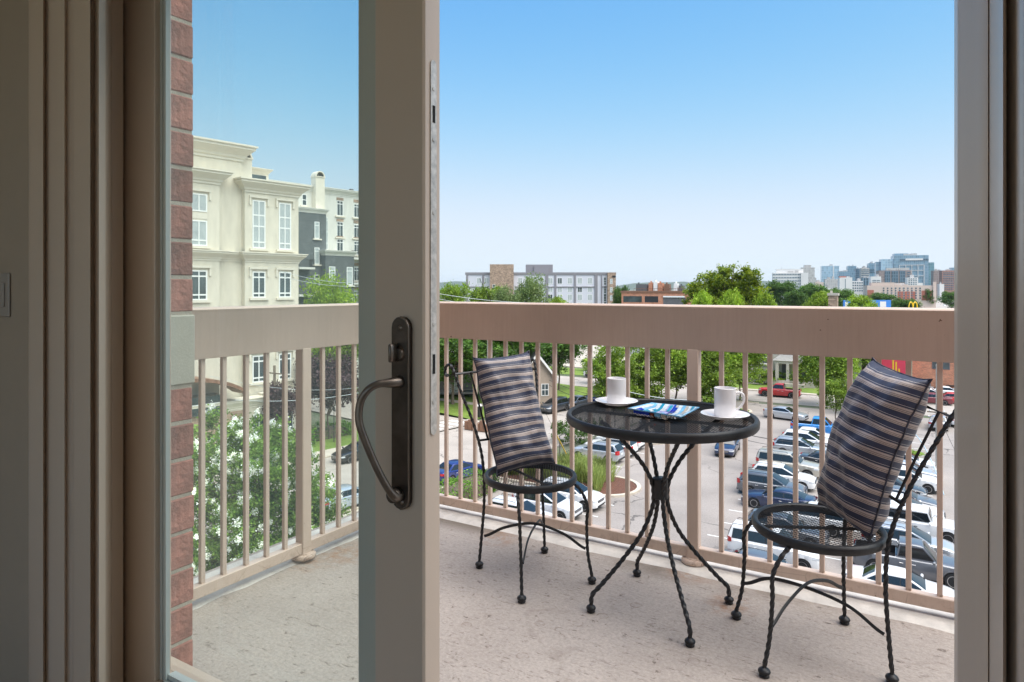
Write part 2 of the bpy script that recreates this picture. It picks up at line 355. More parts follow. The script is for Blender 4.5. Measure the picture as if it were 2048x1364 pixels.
struct('door_threshold', MB().box(-1.9, .1, .86, 1.12, ZF - .05, ZR + .02), M('threshold_metal', (.35, .33, .31), .4, .6))
# light switch
t = thing('light_switch', 'light switch plate at the left edge on the dark room wall', 'light switch', (XY(0, .80) - .02, .80, ZC - .018))
M_SW = M('switch_plastic', (.36, .32, .29), .35)
x0 = XY(18, .795) - t.location.x
MB().bbox(x0 - .115, x0, -.007, 0, -.058, .058, .003).build('plate', M_SW, t)
MB().bbox(x0 - .05, x0 - .018, -.011, -.0072, -.032, .032, .002).build('rocker', M_SW, t)
MB().bbox(x0 - .1, x0 - .068, -.011, -.0072, -.032, .032, .002).build('rocker', M_SW, t)
# ---- sliding door panel
DY = .95
M_GLS = glass_mat('door_glass', (.94, .978, .955), .8)
M_VIN = M('glazing_gasket', (.30, .33, .32), .35); M_LVIN = M('glazing_bead', (.62, .66, .64), .3)
xa, xb = XY(247.5, DY), XY(305, DY); xc, xd = XY(748, DY), XY(848, DY)
t = thing('sliding_door', 'sliding glass door panel with bronze pull handle, slid open to the left', 'sliding door', ((xa + xd) / 2, DY, ZR))
zt, zb = ZF + 2.15, ZF + .240
wd = dict(parent=t, world=True)
MB().bbox(xc, xd, DY, DY + .05, ZR + .02, zt, .004).build('stile', M_PAINT, **wd)
MB().bbox(xa - .02, xb, DY, DY + .05, ZR + .02, zt, .003).build('stile', M_PAINT, **wd)
MB().bbox(xb, xc, DY + .001, DY + .049, ZR + .02, zb, .003).build('bottom_rail', M_PAINT, **wd)
MB().bbox(xb, xc, DY + .001, DY + .049, zt - .09, zt, .003).build('top_rail', M_PAINT, **wd)
ge = XY(331, DY + .012)
MB().bbox(xb, xb + .012, DY - .002, DY + .02, zb, zt - .09, .002).build('glazing_bead', M_PAINT, **wd)
MB().box(xb + .012, xb + .022, DY + .012, DY + .02, zb, zt - .09).build('gasket', M_LVIN, **wd)
MB().box(xb + .022, ge - .006, DY + .014, DY + .02, zb, zt - .09).build('gasket', M_VIN, **wd)
MB().box(ge - .006, ge + .004, DY + .010, DY + .021, zb, zt - .09).build('gasket', M_LVIN, **wd)
MB().box(ge + .004, xc, DY + .004, DY + .02, zb, zb + .006).build('gasket', M_VIN, **wd)
MB().box(ge + .004, xc, DY + .016, DY + .036, zb + .006, zb + .018).build('gasket', M_LVIN, **wd)
g_ = MB(); g_.quad((ge, DY + .024, zb), (xc, DY + .024, zb), (xc, DY + .024, zt - .09), (ge, DY + .024, zt - .09)); g_.build('glass_pane', M_GLS, **wd)
# fixed panel behind it
FY = 1.028
t2 = thing('fixed_door_panel', 'fixed glass door panel behind the sliding panel, greenish through the glass', 'glass panel', (-1.3, FY, ZR))
xf0 = XY(715, FY)
M_PDK = M('outer_frame_paint', (.62, .56, .49), .5)
MB().bbox(xf0, xf0 + .10, FY, FY + .045, ZR + .02, zt, .003).build('stile', M_PDK, t2, world=True)
MB().bbox(-2.0, xf0, FY, FY + .045, ZR + .02, zb - .03, .003).build('bottom_rail', M_PAINT, t2, world=True)
MB().bbox(-2.0, xf0, FY, FY + .045, zt - .07, zt, .003).build('top_rail', M_PAINT, t2, world=True)
g_ = MB(); g_.quad((-1.80, FY + .02, zb - .03), (xf0, FY + .02, zb - .03), (xf0, FY + .02, zt - .07), (-1.80, FY + .02, zt - .07)); g_.build('glass_pane', M_GLS, t2, world=True)
# handle set: escutcheon, pull, thumb turn
M_BRZ = M('oil_bronze', (.085, .07, .06), .36, .75, var=.35, vscale=18, bump=.05, bscale=120)
M_BRW = M('worn_bronze', (.20, .165, .14), .34, .8, var=.2, vscale=30)
hx = XY(808, DY); dd = 1.236
def hz(py): return ZC - (py - HOR) * 1.239 / F
h = inst('handle', MB().prism([(hx + .0205 * math.cos(a) * 1.0, (hz(655) if k < 9 else hz(993)) + .0205 * math.sin(a)) for k, a in enumerate([math.pi * i / 8 for i in range(9)] + [math.pi + math.pi * i / 8 for i in range(9)])],
         DY - .011, f=lambda a, b_, c: (a, c, b_), h0=DY - .0005).xf(Matrix.Translation(-Vector(t.location))).mesh('handle', M_BRZ), t)
def hb(bm_, nm, m, sm=60): return bm_.xf(Matrix.Translation(-Vector(t.location))).build(nm, m, h, smooth=sm)
rimp = [(hx + .0185, hz(650), 0)] + [(hx + .0185 * math.cos(a), hz(993) + .0185 * math.sin(a), 0) for a in np.linspace(0, -math.pi, 9)]
hb(MB().tube([(hx + .0195 * math.cos(a), DY - .0105, (hz(655) if a >= 0 else hz(993)) + .0195 * math.sin(a)) for a in list(np.linspace(math.pi / 2, 0, 6)) + list(np.linspace(-.001, -math.pi / 2, 6))], .0022, 6), 'plate_edge', M_BRW)
pull = spline([(hx - .002, DY - .010, hz(762)), (hx - .006, DY - .03, hz(762)), (hx - .018, DY - .052, hz(763)), (hx - .030, DY - .066, hz(775)), (hx - .041, DY - .072, hz(800)), (hx - .041, DY - .074, hz(835)),
               (hx - .030, DY - .068, hz(875)), (hx - .016, DY - .055, hz(925)), (hx - .004, DY - .040, hz(965)), (hx + .001, DY - .026, hz(985)), (hx - .001, DY - .010, hz(988))], 6)
nn = len(pull); rad = [.0125 - .0055 * min(1, i / (nn * .16)) if i < nn * .3 else (.007 if i < nn * .8 else .007 + .005 * (i - nn * .8) / (nn * .2)) for i in range(nn)]
hb(MB().tube(pull, rad, 12), 'pull', M_BRW)
hb(MB().lathe([(.013, -.012), (.015, -.006), (.015, .0), (.012, .008)], 14, (hx - .006, DY - .016, hz(985)), axis='y'), 'mount', M_BRZ)
hb(MB().lathe([(.010, -.006), (.013, 0)], 14, (hx, DY - .011, hz(706)), axis='y').bbox(hx - .010, hx - .003, DY - .034, DY - .012, hz(722), hz(686), .002), 'thumb_turn', M_BRW)
hb(MB().lathe([(.003, -.002), (.005, 0)], 10, (hx, DY - .011, hz(655)), axis='y'), 'screw', M_BRW)
hb(MB().lathe([(.003, -.002), (.005, 0)], 10, (hx + .004, DY - .011, hz(1000)), axis='y'), 'screw', M_BRW)
# latch strip in the edge of the stile
M_ALU = M('worn_aluminium', (.62, .58, .54), .5, .35, var=.3, vscale=60)
dl = 1.2025
def lz(py): return ZC - (py - HOR) * dl / F
ym = DY + .026; mt = -Vector(t.location)
poly = [(ym + .0085 * math.cos(a), (lz(118) if a >= 0 else lz(868)) + .0085 * math.sin(a)) for a in list(np.linspace(0, math.pi, 9)) + list(np.linspace(-math.pi, -.001, 9))]
lp = inst('latch_plate', MB().prism(poly, xd + .0022, f=lambda a, b_, c: (c, a, b_), h0=xd + .0005).xf(Matrix.Translation(mt)).mesh('latch_plate', M_ALU), t)
M_SLOT = M('slot_dark', (.008, .008, .008), .9)
for a, c in ((202, 237), (712, 752)): MB().box(xd + .0023, xd + .0029, ym - .0035, ym + .0035, lz(c), lz(a)).xf(Matrix.Translation(mt)).build('slot', M_SLOT, lp)
for py in (168, 272, 422, 650, 810): MB().lathe([(.0042, .0023), (.004, .0034), (.0015, .0036)], 10, (xd, ym, lz(py)), axis='x').xf(Matrix.Translation(mt)).build('screw', M_ALU, lp)

# ---- brick pier at the left end of the balcony
M_MORT = M('mortar', (.47, .42, .35), .9, var=.12, vscale=30, bump=.3, bscale=150)
M_BRK = M('split_brick', (.31, .135, .105), .85, var=.34, vscale=16, bump=.6, bscale=70, rand=.26, dist=.012)
M_STONE = M('cast_stone', (.47, .45, .38), .8, var=.08, vscale=12, bump=.15, bscale=120)
BXF = -1.978; BY1 = 1.283; CH = .115
pr = thing('brick_pier', 'red brick pier with pale stone band, seen through the glass door', 'brick pier', (-2.2, 1.2, ZF))
MB().box(-2.5, BXF - .004, 1.085, BY1 - .004, ZF - .3, ZF + 2.4).build('mortar', M_MORT, pr, world=True)
bs0, bs1 = ZF + .916, ZF + 1.135
MB().bbox(-2.51, BXF + .003, 1.083, BY1 + .003, bs0, bs1, .004).build('stone_band', M_STONE, pr, world=True)
bme = {}
def brick(y0, y1, z):
    key = round(y1 - y0, 3)
    if key not in bme: bme[key] = MB().bbox(-.1, 0, 0, y1 - y0, 0, CH - .011, .004).mesh('brick', M_BRK)
    o = inst('brick', bme[key], pr, Vector((BXF + random.uniform(-.002, .003), y0, z)) - Vector(pr.location)); return o
for side in (1, -1):
    for k in range(11):
        z = bs1 + .010 + k * CH if side > 0 else bs0 - (k + 1) * CH
        if z < ZF - .12 or z > ZF + 2.3: continue
        e = random.uniform(-.003, .003)
        if k % 2: brick(1.172, BY1 + e, z); brick(1.087, 1.162, z)
        else: brick(1.130, BY1 + e, z); brick(1.087, 1.120, z)
# ---- balcony slab
def balcony_mat():
    m = bpy.data.materials.new('balcony_concrete'); t, ns, L, p = nodes(m)
    tc = N(t, 'ShaderNodeTexCoord'); o_ = tc.outputs['Object']
    mp = N(t, 'ShaderNodeMapping'); mp.inputs['Rotation'].default_value = (0, 0, R(-12)); mp.inputs['Scale'].default_value = (9, 40, 1); L.new(o_, mp.inputs[0])
    n1 = N(t, 'ShaderNodeTexNoise', i_Scale=1.6, i_Detail=8.0, i_Roughness=.65); n2 = N(t, 'ShaderNodeTexNoise', i_Scale=2.2, i_Detail=5.0, i_Roughness=.7)
    n3 = N(t, 'ShaderNodeTexNoise', i_Scale=85.0, i_Detail=4.0, i_Roughness=.75); n4 = N(t, 'ShaderNodeTexNoise', i_Scale=26.0, i_Detail=5.0, i_Roughness=.7)
    L.new(o_, n1.inputs[0]); L.new(mp.outputs[0], n2.inputs[0]); L.new(o_, n3.inputs[0]); L.new(o_, n4.inputs[0])
    base = (.43, .37, .325)
    a = ramp(t, [(.28, (.36, .305, .265)), (.5, base), (.75, (.48, .415, .365))]); L.new(n1.outputs[0], a.inputs[0])
    s2 = ramp(t, [(.30, (.36, .32, .29)), (.41, (1, 1, 1)), (1, (1, 1, 1))]); L.new(n2.outputs[0], s2.inputs[0])
    c = mix(t, .9, a.outputs[0], s2.outputs[0], 'MULTIPLY')
    c = mix(t, .45, c, n3.outputs[0], 'OVERLAY')
    s4 = ramp(t, [(.62, (1, 1, 1)), (.68, (.36, .32, .29))]); L.new(n4.outputs[0], s4.inputs[0]); c = mix(t, .8, c, s4.outputs[0], 'MULTIPLY')
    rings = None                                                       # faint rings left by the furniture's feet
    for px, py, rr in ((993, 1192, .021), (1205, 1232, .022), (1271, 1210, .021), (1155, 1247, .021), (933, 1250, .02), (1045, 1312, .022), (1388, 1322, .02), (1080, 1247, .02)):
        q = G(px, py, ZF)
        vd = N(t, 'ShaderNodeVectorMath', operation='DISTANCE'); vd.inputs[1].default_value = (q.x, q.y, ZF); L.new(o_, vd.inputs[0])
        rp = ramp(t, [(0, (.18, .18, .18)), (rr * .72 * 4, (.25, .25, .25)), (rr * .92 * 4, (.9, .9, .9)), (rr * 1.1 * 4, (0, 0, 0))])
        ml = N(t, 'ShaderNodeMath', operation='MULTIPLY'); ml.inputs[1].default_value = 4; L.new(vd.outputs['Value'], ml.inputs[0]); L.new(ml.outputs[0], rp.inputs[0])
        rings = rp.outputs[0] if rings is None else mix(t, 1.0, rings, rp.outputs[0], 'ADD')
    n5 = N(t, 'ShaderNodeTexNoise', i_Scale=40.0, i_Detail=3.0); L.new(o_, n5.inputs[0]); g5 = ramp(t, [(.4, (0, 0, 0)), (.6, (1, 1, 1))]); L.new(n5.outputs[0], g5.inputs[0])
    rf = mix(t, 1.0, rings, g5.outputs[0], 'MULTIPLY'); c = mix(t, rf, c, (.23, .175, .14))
    sx = N(t, 'ShaderNodeSeparateXYZ'); L.new(o_, sx.inputs[0])        # grime line along the kerb foot
    mr = N(t, 'ShaderNodeMapRange'); mr.inputs[1].default_value = 2.68; mr.inputs[2].default_value = 2.79; L.new(sx.outputs[1], mr.inputs[0])
    gq = ramp(t, [(.45, (0, 0, 0)), (.62, (1, 1, 1))]); L.new(n1.outputs[0], gq.inputs[0]); gm = N(t, 'ShaderNodeMath', operation='MULTIPLY'); L.new(mr.outputs[0], gm.inputs[0]); L.new(gq.outputs[0], gm.inputs[1])
    c = mix(t, gm.outputs[0], c, (.20, .165, .13))
    pm = None                                                          # rust washed down from the post feet, leaf-coloured stains
    for qx, qy, rr in ((-.849, 2.86, .16), (-2.27, 2.20, .20), (-2.30, 2.03, .10), (-.62, 2.62, .12), (-1.75, 2.74, .13)):
        vd = N(t, 'ShaderNodeVectorMath', operation='DISTANCE'); vd.inputs[1].default_value = (qx, qy, ZF); L.new(o_, vd.inputs[0])
        mr_ = N(t, 'ShaderNodeMapRange', i_To_Min=.9, i_To_Max=0.0); mr_.inputs[1].default_value = rr * .15; mr_.inputs[2].default_value = rr; L.new(vd.outputs['Value'], mr_.inputs[0])
        if pm is None: pm = mr_.outputs[0]
        else:
            mm_ = N(t, 'ShaderNodeMath', operation='MAXIMUM'); L.new(pm, mm_.inputs[0]); L.new(mr_.outputs[0], mm_.inputs[1]); pm = mm_.outputs[0]
    n6 = N(t, 'ShaderNodeTexNoise', i_Scale=14.0, i_Detail=6.0, i_Roughness=.7); L.new(o_, n6.inputs[0]); g6 = ramp(t, [(.42, (0, 0, 0)), (.62, (1, 1, 1))]); L.new(n6.outputs[0], g6.inputs[0])
    rf2 = mix(t, 1.0, pm, g6.outputs[0], 'MULTIPLY'); c = mix(t, rf2, c, (.33, .17, .085))
    n7 = N(t, 'ShaderNodeTexNoise', i_Scale=4.5, i_Detail=6.0, i_Roughness=.65, i_Distortion=1.2); L.new(o_, n7.inputs[0]); g7 = ramp(t, [(.60, (0, 0, 0)), (.72, (.45, .45, .45))]); L.new(n7.outputs[0], g7.inputs[0]); c = mix(t, g7.outputs[0], c, (.25, .20, .165))
    L.new(c, p.inputs['Base Color']); p.inputs['Roughness'].default_value = .9
    ad = mix(t, .5, n2.outputs[0], n3.outputs[0]); b = N(t, 'ShaderNodeBump', i_Strength=.8, i_Distance=.008); L.new(ad, b.inputs['Height']); L.new(b.outputs[0], p.inputs['Normal'])
    return m
M_BALC = balcony_mat()
struct('balcony_floor', MB().box(-2.62, 3.0, 1.02, 2.83, ZF - .22, ZF), M_BALC)
M_EDGE = M('painted_slab_edge', (.66, .62, .57), .8, var=.22, vscale=9, bump=.4, bscale=40)
eb = MB()
def strip(p0, p1, n_, wd_):                                            # worn, uneven painted kerb round the slab edge
    p0, p1, n_ = Vector(p0), Vector(p1), Vector(n_); K = 70; vs = []
    for i in range(K + 1):
        q = p0.lerp(p1, i / K); wob = .016 * mnoise.noise(Vector((q.x * 7, q.y * 7, 3.1))) + .006 * mnoise.noise(Vector((q.x * 30, q.y * 30, 1)))
        for off, z in ((-wd_ * .55 + wob, -.003), (-wd_ * .40 + wob, .010), (wd_ * .5, .014), (wd_ * .5, -.22)):
            vs.append((*(q + n_ * off), ZF + z))
    eb.add(vs, [(i * 4 + k, (i + 1) * 4 + k, (i + 1) * 4 + k + 1, i * 4 + k + 1) for i in range(K) for k in range(3)])
strip((-2.62, 2.93), (3.0, 2.93), (0, 1), .22); strip((-2.46, 1.2), (-2.46, 3.04), (-1, 0), .22)
setp(eb.build('slab_edge', M_EDGE, smooth=60), kind='structure')
# ---- railing: fascia board, balusters, posts, bottom rail
def rail_mat():
    m = bpy.data.materials.new('railing_paint'); t, ns, L, p = nodes(m); tc = N(t, 'ShaderNodeTexCoord')
    mp = N(t, 'ShaderNodeMapping'); mp.inputs['Scale'].default_value = (9, 9, .5); L.new(tc.outputs['Object'], mp.inputs[0])
    n1 = N(t, 'ShaderNodeTexNoise', i_Scale=9.0, i_Detail=5.0, i_Roughness=.75); n2 = N(t, 'ShaderNodeTexNoise', i_Scale=34.0, i_Detail=4.0); n3 = N(t, 'ShaderNodeTexNoise', i_Scale=2.2, i_Detail=4.0)
    L.new(mp.outputs[0], n1.inputs[0]); L.new(tc.outputs['Object'], n2.inputs[0]); L.new(tc.outputs['Object'], n3.inputs[0])
    a = ramp(t, [(.30, (.655, .51, .42)), (.52, (.69, .545, .45)), (.74, (.715, .57, .475))]); L.new(n1.outputs[0], a.inputs[0])
    a3 = ramp(t, [(.35, (.88, .88, .88)), (.65, (1, 1, 1))]); L.new(n3.outputs[0], a3.inputs[0]); c = mix(t, 1.0, a.outputs[0], a3.outputs[0], 'MULTIPLY')
    s = ramp(t, [(.735, (0, 0, 0)), (.75, (1, 1, 1))]); L.new(n2.outputs[0], s.inputs[0]); c = mix(t, s.outputs[0], c, (.17, .09, .05))
    sx = N(t, 'ShaderNodeSeparateXYZ'); L.new(tc.outputs['Object'], sx.inputs[0]); mr = N(t, 'ShaderNodeMapRange', i_To_Min=1.0, i_To_Max=0.0); mr.inputs[1].default_value = .0; mr.inputs[2].default_value = .085; L.new(sx.outputs[2], mr.inputs[0])
    n5 = N(t, 'ShaderNodeTexNoise', i_Scale=26.0, i_Detail=6.0, i_Roughness=.75); L.new(tc.outputs['Object'], n5.inputs[0]); g5 = ramp(t, [(.52, (0, 0, 0)), (.64, (.8, .8, .8))]); L.new(n5.outputs[0], g5.inputs[0])
    c = mix(t, mix(t, 1.0, mr.outputs[0], g5.outputs[0], 'MULTIPLY'), c, (.25, .15, .10))
    vo = N(t, 'ShaderNodeTexVoronoi', feature='DISTANCE_TO_EDGE', i_Scale=5.0); L.new(tc.outputs['Object'], vo.inputs['Vector']); ck = ramp(t, [(0, (1, 1, 1)), (.012, (0, 0, 0))]); L.new(vo.outputs[0], ck.inputs[0])
    c = mix(t, mix(t, 1.0, mr.outputs[0], ck.outputs[0], 'MULTIPLY'), c, (.20, .13, .10))
    L.new(c, p.inputs['Base Color']); p.inputs['Roughness'].default_value = .5; return m
M_RAIL = rail_mat()
RY, RXL = 2.92, -2.36
rl = thing('balcony_railing', 'taupe painted balcony railing with deep fascia board over square balusters', 'railing', (-1, RY, ZF))
kw = dict(parent=rl, world=True)
def fascia_prof(b, f, L0, L1):
    pr_ = [(-.022, .948), (-.024, .952), (-.024, 1.128), (-.027, 1.131), (-.029, 1.137), (-.025, 1.143), (-.012, 1.146), (.012, 1.146), (.025, 1.143), (.027, 1.132), (.024, 1.128), (.024, .952), (.022, .948)]
    n = len(pr_); b.add([f(L0, o, z + ZF) for o, z in pr_] + [f(L1, o, z + ZF) for o, z in pr_], [(i, (i + 1) % n, n + (i + 1) % n, n + i) for i in range(n)] + [list(range(n)), list(range(n, 2 * n))]); return b
fascia_prof(MB(), lambda l, o, z: (l, RY + o, z), RXL - .03, 3.0).build('fascia_board', M_RAIL, smooth=50, **kw)
fascia_prof(MB(), lambda l, o, z: (RXL - o, l, z), 1.288, RY - .037).build('fascia_board', M_RAIL, smooth=50, **kw)
MB().bbox(RXL - .02, 3.0, RY - .019, RY + .019, ZF + .036, ZF + .084, .003).build('bottom_rail', M_RAIL, **kw)
MB().bbox(RXL - .019, RXL + .019, 1.288, RY - .02, ZF + .036, ZF + .084, .003).build('bottom_rail', M_RAIL, **kw)
bal = MB().bbox(-.0095, .0095, -.0095, .0095, 0, .866, .002).mesh('baluster', M_RAIL)
for x in [-2.21 + .0955 * i for i in range(14)] + [-.730 + .099 * i for i in range(10)]:
    inst('baluster', bal, rl, Vector((x, RY, ZF + .083)) - rl.location, (0, 0, random.uniform(-.03, .03)))
for y in (1.564, 1.657, 1.761, 1.861, 1.957, 2.171, 2.271, 2.373, 2.47, 2.57, 2.67, 2.77):
    inst('baluster', bal, rl, Vector((RXL, y, ZF + .083)) - rl.location)
pst = MB().bbox(-.025, .025, -.025, .025, -.005, .948, .003).mesh('post', M_RAIL)
bse = MB().lathe([(.052, 0), (.054, .004), (.054, .012), (.050, .017), (.036, .019), (.034, .023)], 22).mesh('base_plate', M_RAIL, smooth=40)
for x, y in ((-.849, RY), (RXL, 2.06)):
    p_ = inst('post', pst, rl, Vector((x, y, ZF + .004)) - rl.location); inst('base_plate', bse, p_, (0, 0, .010))
# ================================================================== BALCONY FURNITURE
M_IRON = M('black_wrought_iron', (.016, .017, .019), .42, .2, var=.25, vscale=30, bump=.08, bscale=160)
M_MESH = M('black_mesh_metal', (.016, .017, .019), .75, 0, spec=.25)
def mesh_top(Rr, z, pitch, wd_, wd2=None):                                       # expanded metal: two families of thin flat bars, joined
    b = MB(); n = int(Rr / pitch)
    for ang, dz in ((R(33), 0.0), (R(-33), .0008)):
        u = Vector((math.cos(ang), math.sin(ang))); v = Vector((-u.y, u.x))
        for i in range(-n, n + 1):
            o = i * pitch
            if abs(o) >= Rr - .002: continue
            h = math.sqrt(Rr * Rr - o * o); p, q = v * o - u * h, v * o + u * h; t_ = v * (wd_ if dz == 0 or wd2 is None else wd2) / 2
            for zz in (0,):
                b.add([(*(p - t_), z + dz), (*(q - t_), z + dz), (*(q + t_), z + dz), (*(p + t_), z + dz), (*(p - t_), z + dz - .0008), (*(q - t_), z + dz - .0008), (*(q + t_), z + dz - .0008), (*(p + t_), z + dz - .0008)],
                      [(0, 1, 2, 3), (7, 6, 5, 4), (0, 4, 5, 1), (2, 6, 7, 3)])
    return b
def rim(Rr, z, h, m=44):
    return MB().lathe([(Rr - .012, z - h), (Rr - .003, z - h), (Rr + .001, z - h * .8), (Rr + .002, z - h * .3), (Rr, z - .004), (Rr - .004, z + .001), (Rr - .012, z + .003), (Rr - .021, z + .001), (Rr - .024, z - .004), (Rr - .014, z - .006), (Rr - .012, z - h)], 56)
def lathe_open(prof, n=56):                                            # lathe without end caps
    b = MB(); b.lathe(prof, n); b.f = b.f[:-2]; b.m = b.m[:-2]; return b
foot_me = MB().lathe([(.0135, 0), (.0155, .002), (.0155, .006), (.0135, .0085), (.0165, .011), (.0188, .0165), (.0165, .022), (.010, .0265), (.006, .030)], 16).mesh('foot', M_IRON, smooth=50)
def ringtop(Rr, z, h):
    return lathe_open([(Rr - .012, z - h), (Rr - .003, z - h), (Rr + .001, z - h * .8), (Rr + .002, z - h * .3), (Rr, z - .004), (Rr - .004, z + .001), (Rr - .009, z + .002), (Rr - .015, z + .000), (Rr - .018, z - .004), (Rr - .011, z - .006), (Rr - .010, z - h)])
# ---- table
TC = Vector((-.848, 2.47, ZF)); TZ = .738
t = thing('bistro_table', 'round black mesh top bistro table with twisted iron legs', 'table', TC)
ringtop(.357, TZ, .033).build('rim', M_IRON, t, smooth=40)
setp(mesh_top(.342, TZ - .006, .0105, .0044, .0016).build('mesh_top', M_MESH, t), kind='stuff')
MB().box(-.335, .335, -.005, .005, TZ - .022, TZ - .012).box(-.005, .005, -.335, -.006, TZ - .022, TZ - .012).box(-.005, .005, .006, .335, TZ - .022, TZ - .012).build('crossbar', M_IRON, t)
for px, py in ((1182, 1224), (1274, 1152), (1380, 1292), (1458, 1207)):
    q = G(px, py, ZF) - TC; a = math.atan2(q.y, q.x); rr = Vector((q.x, q.y)).length; ca, sa = math.cos(a), math.sin(a)
    path = spline([(ca * r_, sa * r_, z) for r_, z in ((.235, TZ - .022), (.20, .690), (.135, .625), (.075, .555), (.036, .485), (.027, .43), (.034, .375), (.075, .285), (.15, .19), (rr - .045, .105), (rr - .006, .066), (rr, .03))], 9)
    lg = MB().tube(path, .0090, 8, twist=55, square=True).build('leg', M_IRON, t, smooth=70)
    inst('foot', foot_me, lg, (ca * rr, sa * rr, 0))
MB().lathe([(.024, .415), (.030, .418), (.030, .492), (.024, .495)], 16).build('collar', M_IRON, t, smooth=40)
# ---- chairs (local +x is the way the chair faces)
def rod(pts, r=.0075, tw=60, n=8, k=9): return MB().tube(spline(pts, k), r, n, twist=tw, square=True)
def chair(name, label, loc, ang, sz, back_splay, yw=1.0):
    t = thing(name, label, 'chair', loc, ang, 'black iron bistro chairs')
    SX = Matrix.Translation((-.03, 0, 0)); ringtop(.198, sz, .028).xf(SX).build('seat_rim', M_IRON, t, smooth=40)
    setp(mesh_top(.184, sz - .006, .0108, .0022).xf(SX).build('seat_mesh', M_MESH, t), kind='stuff')
    MB().box(-.178, .178, -.004, .004, sz - .02, sz - .012).xf(SX).build('seat_bar', M_IRON, t)
    for sgn in (1, -1):
        lg = rod([(.08, sgn * .125, sz - .018), (.125, sgn * .150, sz - .05), (.158, sgn * .163, sz - .11), (.158, sgn * .160, .24), (.166, sgn * .160, .12), (.184, sgn * .168, .03)]).build('leg', M_IRON, t, smooth=70)
        inst('foot', foot_me, lg, (.184, sgn * .168, 0))
    for sgn in (1, -1):
        sp = back_splay
        top = [(-.345, sgn * (.172 + sp), .845), (-.372, sgn * (.178 + sp), .868), (-.400, sgn * (.182 + sp), .862), (-.412, sgn * (.184 + sp), .838), (-.400, sgn * (.184 + sp), .818), (-.382, sgn * (.183 + sp), .822)]
        bp = rod([(-.182, sgn * .168, .03), (-.176, sgn * .160, .14), (-.172, sgn * .150, .28), (-.178, sgn * .148, .40), (-.20, sgn * .150, .50), (-.245, sgn * (.153 + sp * .3), .62), (-.30, sgn * (.163 + sp * .8), .75)] + top, tw=58)
        lg = bp.build('back_post', M_IRON, t, smooth=70); inst('foot', foot_me, lg, (-.182, sgn * .168, 0))
    sp = back_splay
    def at(z, y): f = (z - .40) / .45; return (-.178 - .165 * f ** 1.15, y, z)
    MB().tube([at(.83, -.17 - sp), at(.835, -.06), at(.835, .06), at(.83, .17 + sp)], .0055, 8, twist=120, square=True).build('back_rail', M_IRON, t, smooth=70)
    MB().tube([at(.545, -.150), at(.545, .150)], .0052, 8).build('back_rail', M_IRON, t, smooth=70)
    for yb, yt in ((-.105, -.118 - sp * .4), (-.035, -.045), (.035, .045), (.105, .118 + sp * .4)):
        MB().tube([at(.545, yb), at(.69, (yb + yt) / 2), at(.832, yt)], .0048, 6).build('back_rod', M_IRON, t, smooth=60)
    for sgn in (1, -1):                                                # crossing arched stretchers
        MB().tube(spline([(.163, sgn * .150, .140), (.145, sgn * .135, .150), (.09, sgn * .085, .192), (0, 0, .212 + .008 * sgn), (-.09, -sgn * .085, .192), (-.150, -sgn * .135, .150), (-.168, -sgn * .150, .140)], 7), .0062, 8, flat=.62).build('stretcher', M_IRON, t, smooth=60)
    if yw != 1.0:
        for c_ in t.children: c_.scale = ((yw + 1) / 2, yw, 1)
    return t
chair('bistro_chair', 'black iron mesh bistro chair to the left of the table, curled back post', (-1.398, 2.46, ZF), R(-29), .425, .045)
chair('bistro_chair', 'black iron mesh bistro chair to the right of the table, by the door jamb', (-.325, 2.447, ZF), R(206), .425, .020, 1.09)
# ---- pillows
def pillow_mat():
    m = bpy.data.materials.new('striped_cotton'); t, ns, L, p = nodes(m)
    uv = N(t, 'ShaderNodeUVMap'); sx = N(t, 'ShaderNodeSeparateXYZ'); L.new(uv.outputs[0], sx.inputs[0])
    ml = N(t, 'ShaderNodeMath', operation='MULTIPLY'); ml.inputs[1].default_value = 13.6; L.new(sx.outputs[1], ml.inputs[0])
    fr = N(t, 'ShaderNodeMath', operation='FRACT'); L.new(ml.outputs[0], fr.inputs[0])
    NV, WH, TP, DK = (.014, .021, .055), (.58, .54, .52), (.34, .285, .265), (.022, .014, .015)
    r_ = ramp(t, [(0, NV), (.13, WH), (.155, NV), (.60, TP), (.67, DK), (.70, TP), (.79, DK), (.82, TP), (.91, WH), (.925, TP)], 'CONSTANT'); L.new(fr.outputs[0], r_.inputs[0])
    tc = N(t, 'ShaderNodeTexCoord'); nz = N(t, 'ShaderNodeTexNoise', i_Scale=260.0, i_Detail=2.0); L.new(tc.outputs['Object'], nz.inputs[0])
    c = mix(t, .25, r_.outputs[0], nz.outputs[0], 'OVERLAY'); L.new(c, p.inputs['Base Color']); p.inputs['Roughness'].default_value = .55
    p.inputs['Sheen Weight'].default_value = .15
    nw = N(t, 'ShaderNodeTexNoise', i_Scale=9.0, i_Detail=3.0); L.new(tc.outputs['Object'], nw.inputs[0])
    b1 = N(t, 'ShaderNodeBump', i_Strength=.28, i_Distance=.02); L.new(nw.outputs[0], b1.inputs['Height'])
    b = N(t, 'ShaderNodeBump', i_Strength=.25, i_Distance=.001); L.new(nz.outputs[0], b.inputs['Height']); L.new(b1.outputs[0], b.inputs['Normal']); L.new(b.outputs[0], p.inputs['Normal']); return m
M_PIL = pillow_mat()
M_CORD = M('pillow_piping', (.03, .032, .05), .6, var=.9, vscale=60, stretch=(1, 1, 1))
